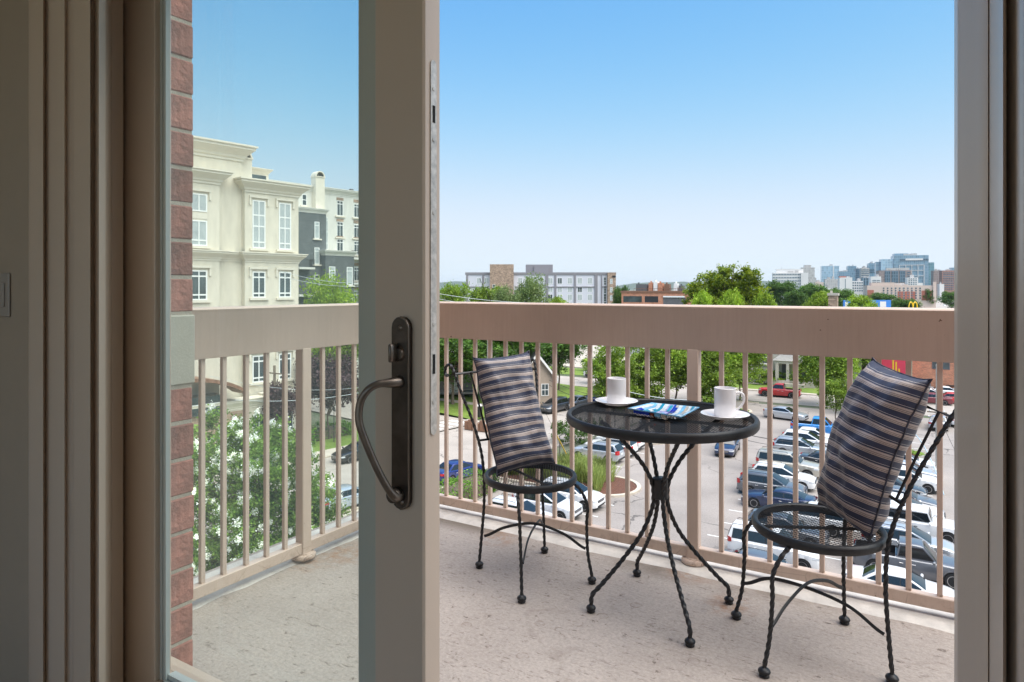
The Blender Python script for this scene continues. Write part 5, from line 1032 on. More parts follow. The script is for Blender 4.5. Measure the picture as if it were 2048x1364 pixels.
# the one big tree, built from its own lobes
r = np.random.default_rng(5); dB = 128; kB = dB / F; pB = D(1455, 600, dB)
lob = []
for px, py, rx in ((1440, 556, 26), (1465, 552, 24), (1495, 556, 20), (1420, 568, 26), (1455, 580, 40), (1490, 582, 32), (1400, 582, 20), (1512, 590, 22), (1430, 596, 38), (1480, 604, 40), (1450, 540, 14), (1496, 546, 12), (1388, 576, 14), (1398, 594, 24), (1455, 612, 46)):
    lob.append(((px - 1455) * kB, r.normal() * 1.4, ZC - (py - HOR) * kB, rx * kB, rx * kB * 1.1, rx * kB * .82))
pts, cen = crown_pts(lob, 620, 40, .42, r, .66)
t = thing('leafy_tree', 'big leafy tree standing tallest above the railing, right of the low brick building', 'tree', (pB.x, pB.y, 0), YAW, None)
inst('crown', leafmesh('crown', pts, .40, leafmat('leaf_big_tree', (.07, .13, .015), (.28, .32, .03)), r), t); trunk_mb(13, .42, [tuple(c) for c in cen[::45]], r).build('trunk', M_BRKT, t, smooth=60)
# white flowering crape myrtle in front of the street, left
r = np.random.default_rng(21); dM = 37.5; kM = dM / F; pM = D(520, 1150, dM); lob = []
for px, py, rx in ((430, 880, 60), (505, 900, 60), (565, 900, 50), (470, 960, 90), (590, 960, 62), (545, 1010, 90), (620, 1010, 52), (440, 1040, 80), (520, 1080, 95), (600, 1075, 62), (655, 1050, 34), (400, 960, 60), (405, 1110, 60), (370, 900, 50), (360, 1020, 60)):
    lob.append(((px - 520) * kM, r.normal() * .7 - .0, ZC - (py - HOR) * kM, rx * kM, rx * kM * 1.1, rx * kM))
pts, cen = crown_pts(lob, 900, 78, .23, r, .70)
t = thing('crape_myrtle', 'big shrubby tree covered in white blossom beyond the left railing', 'flowering tree', (pM.x, pM.y, 0), YAW)
inst('crown', leafmesh('crown', pts, .15, M_SH, r), t)
LC = np.array([l[:3] for l in lob]); LR = np.array([l[3] for l in lob]); nd = np.linalg.norm(cen[:, None] - LC[None], axis=2) / LR[None]; own = nd.argmin(1)
outer = np.where((nd + 10 * (np.arange(len(lob))[None] == own[:, None])).min(1) > .92)[0]; od = cen - LC[own]; od /= np.linalg.norm(od, axis=1)[:, None]
outer = outer[(od[outer] @ np.array([0, -.75, .66])) > -.1]; pick = r.choice(outer, min(230, len(outer)), replace=False); out = cen[pick] + od[pick] * .36
fl = np.concatenate([o + r.normal(size=(120, 3)) * np.array([.095, .095, .115]) * (0.6 + .8 * r.random()) for o in out])
setp(inst('flowers', leafmesh('flowers', fl, .062, M_FLW, r, flat=1.0), t), kind='stuff'); trunk_mb(4.5, .14, [tuple(c) for c in cen[::40]], r).build('trunk', M_BRKT, t, smooth=60)
# hedges, shrubs, ornamental grass
def leafbox(name, label, cat, x0, x1, y0, y1, h, n, leaf, mat, loc=(0, 0, 0), rz=0, rnd=.35):
    t = thing(name, label, cat, loc, rz); k = 6
    P = rng.random((n, 3)); ax = rng.integers(0, 5, n); P[ax == 0, 0] *= .08; P[ax == 1, 0] = 1 - P[ax == 1, 0] * .08; P[ax == 2, 1] *= .08; P[ax == 3, 1] = 1 - P[ax == 3, 1] * .08; P[ax == 4, 2] = 1 - P[ax == 4, 2] * .12
    C = np.stack([x0 + P[:, 0] * (x1 - x0), y0 + P[:, 1] * (y1 - y0), .05 + P[:, 2] * h], 1)
    C[:, 2] += .14 * h * np.sin(C[:, 0] * 2.1) * P[:, 2]; C[:, 1] += .12 * np.sin(C[:, 0] * 1.3 + 1) * 1.0
    inst('foliage', leafmesh('foliage', C, leaf, mat), t); q = .16
    MB().box(x0 + q, x1 - q, y0 + q, y1 - q, 0, h * .72).build('stems', M_BRKT, t); return t
def bush(label, px, py, w_, h, mat, leaf=.12, n=60, name='bush'):
    q = G(px, py); t = thing(name, label, 'bush', q); r = np.random.default_rng(int(px)); lob = [(0, 0, h * .5, w_ / 2, w_ / 2, h * .5)] + [(w_ * .3 * r.normal() * .6, w_ * .3 * r.normal() * .6, h * (.4 + .3 * r.random()), w_ * .3, w_ * .3, h * .3) for _ in range(4)]
    pts, cen = crown_pts(lob, n, 40, .10 + .03 * h, r, .75); inst('foliage', leafmesh('foliage', pts, leaf, mat, r), t); trunk_mb(h * .7, .05, [tuple(c) for c in cen[::14]], r).build('stems', M_BRKT, t); return t
q = G(668, 880); leafbox('hedge', 'clipped dark green hedge across the street, in front of the plum tree', 'hedge', -5.5, 3.2, -1.1, 1.1, 1.25, 3600, .17, M_HDG, (q.x - 1.5, q.y - .5, .1), math.atan2(SD.y, SD.x))
q = G(600, 900); leafbox('hedge', 'light green hedge by the iron fence across the street', 'hedge', -3, 3.0, -1.3, 1.3, 1.6, 2600, .18, M_HDG, (q.x - 1.6, q.y - 1, .1), math.atan2(SD.y, SD.x))
leafbox('hedge', 'green hedge beside the parked white cars, below the left chair seat', 'hedge', -1.0, 8.0, -1.0, 1.0, 1.45, 5200, .14, M_HDG, (-28.6, 35.0, 0), R(90))
bush('round green bush behind the wire fence, left of the table', 1150, 885, 4.6, 2.4, M_LD, .16, 90); bush('round dark bush on the lawn left of the white pickup', 1186, 742, 4, 2.6, M_LD, .22, 60)
bush('leafy bush at the house wall left of the porch', 1528, 768, 4.5, 2.6, M_LF, .24, 60); bush('low green bush right of the porch columns', 1612, 772, 4.2, 2.0, M_LD, .24, 60); bush('yellow green shrub at the front of the stone house', 1566, 770, 2.6, 1.2, M_LY, .2, 40)
bush('flowering shrub with pale blossom at the street corner', 1200, 806, 3.0, 2.6, M_LP, .18, 50)
t = thing('ornamental_grass', 'tall feathery ornamental grass filling the planter island', 'ornamental grass', (-24, 48.6, .1)); setp(t, kind=None)
n = 9500; ctr_ = np.stack([rng.uniform(-5.2, 3.1, 64), rng.uniform(-2.2, 1.6, 64)], 1); ci = rng.integers(0, 64, n); base = ctr_[ci] + rng.normal(size=(n, 2)) * .16; lean = rng.normal(size=(n, 2)) * .34; hh = rng.uniform(.9, 1.75, n)
V = np.zeros((n, 4, 3)); wv = rng.normal(size=(n, 2)); wv = wv / np.linalg.norm(wv, axis=1)[:, None] * .022
V[:, 0, :2] = base - wv; V[:, 1, :2] = base + wv; V[:, 2, :2] = base + lean + wv * .6; V[:, 3, :2] = base + lean - wv * .6; V[:, 2, 2] = hh; V[:, 3, 2] = hh
me = bpy.data.meshes.new('blades'); me.vertices.add(n * 4); me.vertices.foreach_set('co', V.reshape(-1)); me.loops.add(n * 4); me.loops.foreach_set('vertex_index', np.arange(n * 4, dtype=np.int32)); me.polygons.add(n); me.polygons.foreach_set('loop_start', np.arange(0, n * 4, 4, dtype=np.int32)); me.update(calc_edges=True); me.materials.append(M_GRS)
setp(inst('blades', me, t), kind='stuff')
# ================================================================== VEHICLES
def paint(name, c, metal=.0, rough=.28): return M('paint_' + name, c, rough, metal, coat=.8, spec=.5)
PT = {'white': paint('white', (.78, .78, .78)), 'pearl': paint('pearl', (.70, .71, .74), .1), 'silver': paint('silver', (.50, .52, .55), .45), 'grey': paint('grey', (.16, .17, .19), .45), 'dark': paint('dark_grey', (.055, .06, .07), .35), 'black': paint('black', (.012, .013, .015)),
      'blue': paint('blue', (.018, .035, .17), .2), 'navy': paint('navy', (.022, .035, .085), .3), 'sky': paint('sky_blue', (.03, .24, .62)), 'red': paint('red', (.52, .025, .03)), 'maroon': paint('maroon', (.16, .02, .03)), 'beige': paint('beige', (.48, .45, .39), .35), 'pale': paint('pale_blue', (.44, .50, .57), .4)}
M_CGL = M('car_window', (.012, .015, .017), .04, spec=.9); M_TYR = M('tyre', (.015, .015, .016), .8); M_RIM = M('alloy', (.42, .42, .43), .3, .85); M_BLK = M('black_trim', (.018, .018, .02), .5); M_CHR = M('chrome', (.62, .62, .64), .15, .95)
M_HLT = M('headlight_lens', (.72, .75, .78), .06, .2, coat=.8); M_TLT = M('tail_lens', (.50, .012, .018), .12, coat=.8); M_PLT = M('licence_plate', (.66, .68, .70), .5)
KINDS_ = {
 'sedan': dict(L=4.8, W=1.84, deck=[(-.5, .66), (-.49, .90), (-.465, 1.02), (-.33, 1.04), (-.2, .99), (.1, .95), (.22, .95), (.36, .87), (.45, .78), (.485, .68), (.5, .52)], rb=-.37, rr=-.205, fr=.045, wb=.235, roof=1.46, belt=.97, win=(-.105, .0), rack=False, wx=(-.295, .305), wr=.335),
 'coupe': dict(L=4.85, W=1.88, deck=[(-.5, .66), (-.49, .92), (-.46, 1.04), (-.36, 1.06), (-.2, 1.0), (.1, .96), (.2, .96), (.36, .88), (.45, .79), (.485, .68), (.5, .5)], rb=-.42, rr=-.19, fr=.02, wb=.215, roof=1.42, belt=.98, win=(-.095,), rack=False, wx=(-.29, .305), wr=.35),
 'suv': dict(L=4.75, W=1.90, deck=[(-.5, .72), (-.495, .98), (-.48, 1.06), (-.3, 1.08), (.1, 1.06), (.24, 1.06), (.38, 1.0), (.455, .90), (.485, .76), (.5, .55)], rb=-.49, rr=-.385, fr=.0, wb=.255, roof=1.67, belt=1.06, win=(-.30, -.095), rack=True, wx=(-.295, .31), wr=.37),
 'bigsuv': dict(L=4.95, W=1.96, deck=[(-.5, .78), (-.496, 1.05), (-.485, 1.14), (-.3, 1.15), (.1, 1.15), (.24, 1.16), (.38, 1.10), (.465, 1.03), (.49, .84), (.5, .6)], rb=-.492, rr=-.455, fr=.04, wb=.225, roof=1.86, belt=1.16, win=(-.29, -.075), rack=True, wx=(-.285, .315), wr=.395),
 'wagon': dict(L=4.9, W=1.90, deck=[(-.5, .68), (-.495, .94), (-.48, 1.02), (-.3, 1.04), (.1, 1.0), (.22, 1.0), (.37, .93), (.455, .84), (.485, .70), (.5, .52)], rb=-.485, rr=-.37, fr=.02, wb=.23, roof=1.60, belt=1.02, win=(-.29, -.09), rack=True, wx=(-.295, .31), wr=.36),
 'jeep': dict(L=4.7, W=1.92, deck=[(-.5, .80), (-.497, 1.1), (-.49, 1.16), (-.3, 1.17), (.1, 1.16), (.2, 1.17), (.38, 1.14), (.465, 1.12), (.485, 1.05), (.5, .62)], rb=-.492, rr=-.475, fr=.115, wb=.165, roof=1.88, belt=1.18, win=(-.26, -.06), rack=False, wx=(-.29, .33), wr=.42),
 'pickup': dict(L=5.6, W=1.98, deck=[(-.5, .82), (-.497, 1.10), (-.49, 1.18), (-.3, 1.18), (-.14, 1.18), (.1, 1.17), (.22, 1.18), (.37, 1.13), (.465, 1.06), (.49, .86), (.5, .6)], rb=-.13, rr=-.105, fr=.085, wb=.205, roof=1.90, belt=1.19, win=(-.02,), rack=False, wx=(-.305, .325), wr=.42),
}
def lerp(a, b, t): return a + (b - a) * t
def car_meshes(k):
    q = KINDS_[k]; L, W = q['L'], q['W']; hw = W / 2; out = []; zb = .23 if k in ('sedan', 'coupe', 'wagon') else .30
    dx = [d[0] * L for d in q['deck']]; dz = [d[1] for d in q['deck']]
    top = lambda x: float(np.interp(x, dx, dz)); wr = q['wr']; ar = wr * 1.16
    tap = lambda x: float(np.interp(x / L, [-.5, -.485, -.44, -.36, .30, .40, .455, .485, .5], [.80, .90, .965, 1, 1, .975, .915, .83, .70]))
    xs = sorted(set([round(v, 4) for v in list(np.linspace(-.5, .5, 25) * L) + dx + [L * .485, -L * .485] + [c * L + ar * math.cos(a) for c in q['wx'] for a in np.linspace(0, math.pi, 11)] + [c * L + s * (ar + .012) for c in q['wx'] for s in (1, -1)]]))
    def bot(x):
        z = float(np.interp(x / L, [-.5, -.46, .46, .5], [zb + .12, zb, zb, zb + .06]))
        for c in q['wx']:
            d = abs(x - c * L)
            if d <= ar + 1e-6: z = max(z, wr + math.sqrt(max(0, ar * ar - d * d)) * .98)
        return z
    def sec(x):
        w_ = hw * tap(x); t = top(x); b0 = bot(x); z1 = max(b0 + .01, zb + .16); z2 = max(z1 + .01, min(t - .12, zb + (t - zb) * .62)); z3 = max(z2 + .01, t - .05)
        return [(w_ * .945, b0), (w_ * .99, z1), (w_, z2), (w_ * .965, z3), (w_ * .885, max(t, z3 + .005)), (w_ * .45, t + .028), (0, t + .036)]
    b = MB(); n = 7; vs = []
    for x in xs:
        s_ = sec(x); vs += [(x, y, z) for y, z in s_] + [(x, -y, z) for y, z in s_[-2::-1]]
    m_ = 13; fs = [(i * m_ + j, i * m_ + j + 1, (i + 1) * m_ + j + 1, (i + 1) * m_ + j) for i in range(len(xs) - 1) for j in range(m_ - 1)]
    fs += [list(range(m_)), [(len(xs) - 1) * m_ + j for j in range(m_)]]
    if k == 'pickup':                                                   # open load bed: leave the bed lid out, add its inner box
        keep = []
        for f_ in fs:
            if len(f_) == 4:
                cx_ = sum(vs[i][0] for i in f_) / 4; my = max(abs(vs[i][1]) for i in f_); mz = min(vs[i][2] for i in f_)
                if -.475 * L < cx_ < -.145 * L and my <= hw * .90 and mz > 1.1: continue
            keep.append(f_)
        fs = keep
    b.add(vs, fs)
    # cabin: pillars and roof
    be, ro = q['belt'] - .03, q['roof']; yb, yr = hw * .90, hw * .675; xrb, xrr, xfr, xwb = (q[i] * L for i in ('rb', 'rr', 'fr', 'wb'))
    if k == 'jeep': yr = hw * .80
    re_ = ro - .075
    prof = [(xrb, be), (lerp(xrb, xrr, .55), lerp(be, re_, .62)), (xrr, re_), (lerp(xrr, xfr, .35), re_ + .02), (lerp(xrr, xfr, .7), re_ + .012), (xfr, re_ - .01), (lerp(xfr, xwb, .45), lerp(re_, be, .40)), (xwb, be)]
    ring = []
    for x, z in prof:
        h = (z - be) / (re_ - be); y = lerp(yb, yr, h); ring.append((x, y, z))
    vs = []; K = len(ring)
    for x, y, z in ring: vs += [(x, y, z), (x, -y, z)]
    fs = [[2 * i for i in range(K)], [2 * i + 1 for i in range(K)][::-1]]; b.add(vs, fs)
    vs = []
    for i, (x, y, z) in enumerate(ring):                                # crowned skin over the top
        h = min(1, max(0, (z - be) / (re_ - be))); c = .07 * h
        vs += [(x, y, z), (x, y * .86, z + c * .72), (x, y * .5, z + c), (x, 0, z + c * 1.07), (x, -y * .5, z + c), (x, -y * .86, z + c * .72), (x, -y, z)]
    b.add(vs, [(i * 7 + j, i * 7 + j + 1, (i + 1) * 7 + j + 1, (i + 1) * 7 + j) for i in range(K - 1) for j in range(6)])
    out.append(('body', b.mesh(k + '_body', PT['white'], 38), True))
    # lower black sill, wheel wells and bumpers
    b = MB(); b.box(-.47 * L, .47 * L, -hw * .82, hw * .82, zb - .06, zb + .16)
    for c in q['wx']: b.box(c * L - ar, c * L + ar, -hw * .93, hw * .93, zb + .05, wr + ar * .93)
    out.append(('underbody', b.mesh(k + '_underbody', M_BLK), False))
    if k == 'pickup':
        b = MB(); x0, x1, y_ = -.476 * L, -.142 * L, hw * .80
        b.add([(x0, -y_, .78), (x1, -y_, .78), (x1, y_, .78), (x0, y_, .78), (x0, -y_, 1.2), (x1, -y_, 1.2), (x1, y_, 1.2), (x0, y_, 1.2)], [(0, 1, 2, 3), (0, 4, 5, 1), (1, 5, 6, 2), (2, 6, 7, 3), (3, 7, 4, 0)])
        out.append(('load_bed', b.mesh(k + '_bed', M_BLK), False))
    # glass
    fx = lambda h: lerp(xwb, xfr, h); rx = lambda h: lerp(xrb, xrr, h); Y = lambda h: lerp(yb, yr, h) + .007; Z = lambda h: lerp(be, re_, h)
    piv = [None] + [v * L for v in q['win']] + [None]; h0, h1 = .17, .85
    cuts = []
    for i in range(len(piv) - 1):
        lo = (lambda h, v=piv[i]: rx(h) + (.24 - .12 * h if k not in ('sedan', 'coupe', 'pickup', 'jeep') else (.16 if k in ('sedan', 'coupe') else .08))) if piv[i] is None else (lambda h, v=piv[i]: v + .022)
        hi = (lambda h, v=piv[i + 1]: fx(h) - .10) if piv[i + 1] is None else (lambda h, v=piv[i + 1]: v - .022)
        cuts.append((lo, hi))
    for sgn in (1, -1):                                                 # black surround carrying the glass and the middle pillars
        b = MB(); P = [(cuts[0][0](.11) - .03, .11), (cuts[-1][1](.11) + .04, .11), (cuts[-1][1](.9) + .03, .9), (cuts[0][0](.9) - .02, .9)]; Y0 = lambda h: lerp(yb, yr, h) + .003
        b.add([(x, sgn * Y0(h), Z(h)) for x, h in P] + [(x, sgn * (Y0(h) - .02), Z(h)) for x, h in P], [(0, 1, 2, 3), (0, 1, 5, 4), (1, 2, 6, 5), (2, 3, 7, 6), (3, 0, 4, 7)]); out.append(('window_trim', b.mesh(k + '_window_trim', M_BLK), False))
    for sgn in (1, -1):
        for lo, hi in cuts:
            P = [(lo(h0), h0), (hi(h0), h0), (hi(h1), h1), (lo(h1), h1)]; b = MB()
            b.add([(x, sgn * Y(h), Z(h)) for x, h in P] + [(x, sgn * (Y(h) - .02), Z(h)) for x, h in P], [(0, 1, 2, 3), (0, 1, 5, 4), (1, 2, 6, 5), (2, 3, 7, 6), (3, 0, 4, 7)]); out.append(('side_window', b.mesh(k + '_side_window', M_CGL), False))
    def screen(nm, x0, x1, a0, a1, fx_):
        b = MB(); P = []
        for h in (a0, (a0 + a1) / 2, a1):
            x = fx_(h); z = Z(h) ; y = lerp(yb, yr, h) - .07; c = .07 * h
            P += [(x + x0, yy * y, z + c * (1 - abs(yy) ** 3 * .5) + x1) for yy in (1, .86, .5, 0, -.5, -.86, -1)]
        b.add(P, [(i * 7 + j, i * 7 + j + 1, (i + 1) * 7 + j + 1, (i + 1) * 7 + j) for i in range(2) for j in range(6)]); return (nm, b.mesh(k + '_' + nm, M_CGL, 50), False)
    fz = math.atan2(xwb - xfr, re_ - be); out.append(screen('windscreen', .018 * math.cos(fz) + .012, .018, .10, .93, lambda h: lerp(xwb, xfr, h) + (.02 * math.sin(math.pi * h))))
    out.append(screen('rear_window', -.028, .014, .16, .9, lambda h: lerp(xrb, xrr, h) - .035 * math.sin(math.pi * h)))
    # doors: thin proud panels following the body side
    dcut = [v * L for v in q['win']]; f_end = fx(0) - .12; r_st = max(rx(0) + .05, q['wx'][0] * L + ar * .78) if k != 'pickup' else rx(0) + .04
    edges = sorted(set([r_st] + [c for c in dcut if c > r_st + .3] + [min(f_end + .05, q['wx'][1] * L - ar - .05)]))
    for sgn in (1, -1):
        for x0, x1 in zip(edges[:-1], edges[1:]):
            b = MB(); xx = [v for v in xs if x0 + .012 < v < x1 - .012]; xx = [x0 + .012] + xx + [x1 - .012]; P = []
            for x in xx:
                s_ = sec(x); P += [(x, sgn * (s_[0][0] + .012), max(s_[0][1], zb + .04)), (x, sgn * (s_[1][0] + .010), s_[1][1]), (x, sgn * (s_[2][0] + .009), s_[2][1]), (x, sgn * (s_[3][0] + .008), s_[3][1])]
            b.add(P, [(i * 4 + j, i * 4 + j + 1, (i + 1) * 4 + j + 1, (i + 1) * 4 + j) for i in range(len(xx) - 1) for j in range(3)]
                  ); out.append(('door', b.mesh(k + '_door', PT['white'], 38), True))
            s_ = sec(x0 + .2); out.append(('door_handle', MB().bbox(x0 + .08, x0 + .27, min(sgn * (s_[2][0] + .01), sgn * (s_[2][0] + .04)), max(sgn * (s_[2][0] + .01), sgn * (s_[2][0] + .04)), s_[2][1] + .08, s_[2][1] + .115, .006).mesh(k + '_handle', M_CHR if k != 'jeep' else M_BLK), False))
    # lights, grille, plates, mirrors
    hzl = top(.45 * L) - .13
    for sgn in (1, -1):
        b = MB(); P = []
        for x in np.linspace(.415, .492, 5) * L:
            w_ = hw * tap(x) + .006; P += [(x, sgn * w_, hzl + .075 - (.02 if x > .47 * L else 0)), (x, sgn * w_, hzl - .06)]
        xq = .496 * L; P += [(xq, sgn * hw * .52, hzl + .035), (xq, sgn * hw * .52, hzl - .055)]
        b.add(P, [(i * 2, i * 2 + 1, i * 2 + 3, i * 2 + 2) for i in range(5)]); out.append(('headlight', b.mesh(k + '_headlight', M_HLT, 60), False))
        tz0, tz1 = {'sedan': (.78, .96), 'coupe': (.84, .98), 'suv': (.86, 1.22), 'bigsuv': (.98, 1.28), 'wagon': (.80, 1.08), 'jeep': (.86, 1.06), 'pickup': (.86, 1.16)}[k]; b = MB(); P = []
        for x in (-.445, -.47, -.487, -.499):
            w_ = hw * tap(x * L) + .008; P += [(x * L, sgn * w_, tz0 + (.03 if x == -.445 else 0)), (x * L, sgn * w_, tz1 - (.05 if x == -.445 else 0))]
        P += [(-.506 * L, sgn * hw * .62, tz0), (-.506 * L, sgn * hw * .62, tz1)]
        b.add(P, [(i * 2, i * 2 + 1, i * 2 + 3, i * 2 + 2) for i in range(4)]); out.append(('tail_light', b.mesh(k + '_tail_light', M_TLT, 60), False))
        mx = fx(.1) - .12; out.append(('mirror', MB().bbox(mx - .06, mx + .07, min(sgn * (hw + .0), sgn * (hw + .2)), max(sgn * (hw + .0), sgn * (hw + .2)), q['belt'] - .02, q['belt'] + .13, .035).mesh(k + '_mirror', PT['white']), True))
    gz = hzl - .02; b = MB(); b.bbox(.49 * L, .5 * L + .012, -hw * .48, hw * .48, gz - (.22 if k in ('bigsuv', 'pickup', 'jeep') else .14), gz + .05, .02).bbox(.485 * L, .5 * L + .01, -hw * .62, hw * .62, zb + .02, zb + .16, .02)
    out.append(('grille', b.mesh(k + '_grille', M_BLK), False)); b = MB()
    for i in range(3): b.box(.5 * L + .013, .5 * L + .022, -hw * .44, hw * .44, gz - .11 + .06 * i, gz - .085 + .06 * i)
    out.append(('grille_bar', b.mesh(k + '_grille_bar', M_CHR), False))
    out.append(('licence_plate', MB().box(-.5 * L - .03, -.5 * L + .02, -.26, .26, .74, .90).mesh(k + '_plate', M_PLT), False))
    out.append(('rear_bumper', MB().bbox(-.5 * L - .02, -.47 * L, -hw * .80, hw * .80, zb + .02, zb + .22, .03).mesh(k + '_bumper', M_BLK), False))
    if q['rack']:
        for sgn in (1, -1):
            zt = ro + .045; b = MB().tube([(xrr + .02, sgn * yr * .86, zt - .03), (xrr + .14, sgn * yr * .86, zt + .035), (xfr - .3, sgn * yr * .86, zt + .03), (xfr - .16, sgn * yr * .86, zt - .03)], .02, 6); out.append(('roof_rail', b.mesh(k + '_rail', M_BLK), False))
    # wheel: tyre + rim
    wd_ = .22
    ty = MB().lathe([(wr * .66, -wd_ / 2), (wr * .93, -wd_ / 2), (wr, -wd_ * .32), (wr, wd_ * .32), (wr * .93, wd_ / 2), (wr * .66, wd_ / 2)], 22, axis='y').mesh(k + '_tyre', M_TYR, 40)
    rb = MB().lathe([(wr * .66, .085), (wr * .70, .112), (wr * .62, .112), (wr * .60, .07), (wr * .1, .07)], 22, axis='y', m=0); rb.f.pop(); rb.m.pop(); rb.f.pop(); rb.m.pop()
    rb.add([(wr * .6 * math.cos(a), .065, wr * .6 * math.sin(a)) for a in np.linspace(0, 2 * math.pi, 16, endpoint=False)], [list(range(16))], 1)
    for i in range(5):
        a = 2 * math.pi * i / 5; c_, s_ = math.cos(a), math.sin(a); P = []
        for r_, hw_ in ((wr * .08, .055), (wr * .62, .035)):
            for t_ in (-hw_, hw_): P += [(r_ * c_ - t_ * s_, .105, r_ * s_ + t_ * c_)]
        rb.add(P, [(0, 1, 3, 2)], 0)
    rm = rb.mesh(k + '_rim', [M_RIM, M_BLK]); return out, ty, rm
CARM = {k: car_meshes(k) for k in KINDS_}
JR = random.Random(9)
def car(kind, col, label, X, Y, head, group, cat='car', z=0.0, light=False, extra=None):
    """a parked vehicle, centre at X,Y, nose pointing along head (degrees from +X)"""
    q = KINDS_[kind]; t = thing({'pickup': 'pickup_truck', 'jeep': 'off_road_car'}.get(kind, 'parked_car'), label, cat, (X + JR.uniform(-.2, .2), Y + JR.uniform(-.1, .1), z), R(head + JR.uniform(-1.6, 1.6)), group); parts, ty, rm = CARM[kind]; last = None
    for nm, me, pt in parts:
        if light and nm in ('door', 'door_handle', 'grille_bar', 'licence_plate', 'rear_bumper', 'roof_rail'): continue
        o = inst(nm, me, last if nm == 'door_handle' and last else t, mat=PT[col] if pt else None)
        if nm == 'door': last = o
    for c in q['wx']:
        for sgn in (1, -1):
            w_ = thing('wheel', None, None); w_.parent = t; w_.location = (c * q['L'], sgn * (q['W'] / 2 - .12), q['wr']); w_.rotation_euler = (0, random.uniform(0, 6), 0) if sgn > 0 else (0, random.uniform(0, 6), math.pi)
            inst('tyre', ty, w_); inst('rim', rm, w_)
    return t
g1 = 'cars parked in the row behind the bistro table'; g2 = 'cars parked in the nearer right hand row'; g3 = 'cars parked along the side street'; g4 = 'white cars parked beside the planter'; g5 = 'cars parked beyond the planter'; g6 = 'cars at the far right of the car park'
A, B_ = 0, 180
# beside the planter, noses to the drive
car('suv', 'white', 'white car with black grille, nearest the planter kerb, nose out', -21.3, 42.9, A, g4)
car('suv', 'pearl', 'white car with black grille, middle of three beside the planter', -21.9, 40.2, A, g4)
car('wagon', 'pearl', 'pale car with a dark glass roof, lowest of three under the left chair', -22.4, 37.4, A, g4)
# beyond the planter, tails to the drive
car('suv', 'silver', 'silver grey car with red tail lights just behind the ornamental grass', -24.9, 55.4, B_, g5)
car('wagon', 'white', 'white car with tall red tail lights between two others, behind the silver grey one', -24.9, 58.2, B_, g5)
car('suv', 'white', 'white car next to the grass island, under the table rim', -24.8, 60.9, B_, g5)
car('pickup', 'dark', 'dark vehicle with a bright wheel rim beyond the grass island', -21.4, 69.0, A, g5)
car('sedan', 'grey', 'grey car hidden mostly by the table, beyond the dark vehicle', -24.6, 71.8, B_, g5, light=True); car('suv', 'white', 'white car behind the table top, end of the row', -24.4, 74.6, B_, g5, light=True)
# row with tails towards the drive
car('sedan', 'grey', 'dark grey sedan lowest in the row, against the bottom rail', -7.2, 37.0, A, g1)
car('bigsuv', 'white', 'white car with a rear spoiler and red lamp, left of the right chair seat', -6.9, 40.0, A, g1)
car('wagon', 'grey', 'grey car with a pale window outline just above the right chair seat', -7.2, 43.6, A, g1)
car('suv', 'white', 'white car nose out between the grey car and the dark blue coupe', -6.2, 46.7, B_, g1)
car('coupe', 'navy', 'dark blue coupe with bronze wheels, nose to the drive', -8.5, 49.9, B_, g1)
car('suv', 'grey', 'dark grey car with roof rails behind the dark blue coupe', -9.6, 52.6, A, g1)
car('suv', 'white', 'white car with roof rails between the dark grey car and the beige one', -9.0, 55.5, A, g1)
car('bigsuv', 'beige', 'large beige car with dark wheels, middle of the row', -9.2, 59.4, A, g1)
car('sedan', 'dark', 'dark grey car with its nose out beyond the beige one', -6.6, 62.9, A, g1)
car('suv', 'silver', 'silver car with a tall red tail lamp behind the beige one', -9.4, 66.2, A, g1)
car('suv', 'white', 'white car below the white roofed car, third from the blue pickup', -9.2, 69.6, A, g1, light=True); car('sedan', 'white', 'white car next to the blue pickup', -9.2, 72.8, A, g1, light=True)
car('pickup', 'sky', 'bright blue pickup with an open bed at the far end of the row', -9.2, 77.0, A, 'pickup trucks', 'pickup truck')
car('coupe', 'silver', 'silver car turning into the lot beyond the blue pickup', -13.6, 84.2, -12, 'cars driving through the lot', light=True)
car('suv', 'dark', 'black car with a red tail lamp right of the thin tree', -5.8, 83.0, 100, g1, light=True)
car('sedan', 'navy', 'dark blue car driving towards the balcony, right of the table', -15.6, 64.2, -84, 'cars driving through the lot')
# second row, noses to the right
car('sedan', 'pearl', 'pale silver car lowest at the right, against the bottom rail', -.3, 35.0, A, g2)
car('sedan', 'white', 'white sedan with red tail lamp in front of the grey pickup', -.9, 38.3, A, g2)
car('pickup', 'grey', 'dark grey pickup with crew cab at the right edge', -.2, 41.9, A, 'pickup trucks', 'pickup truck')
car('suv', 'silver', 'silver car between the grey pickup and the white off roader', -.6, 45.0, A, g2)
car('jeep', 'white', 'white boxy off roader behind the right chair', -.3, 48.6, A, g2)
for i, (c, y) in enumerate((('white', 51.6), ('grey', 54.3), ('dark', 57.2), ('white', 60.0), ('silver', 62.8), ('white', 65.6))):
    car(('suv', 'sedan', 'sedan', 'suv', 'sedan', 'suv')[i], c, ('white car hidden behind the lower half of the right pillow', 'grey car hidden behind the right pillow', 'dark car with its nose by the right chair post', 'white car hidden behind the middle of the right pillow', 'silver car hidden behind the right pillow, further up', 'white car hidden behind the upper part of the right pillow')[i], -.9 - (.2 if i != 2 else .9), y, A, g2, light=(i in (0, 1, 3, 4, 5)))
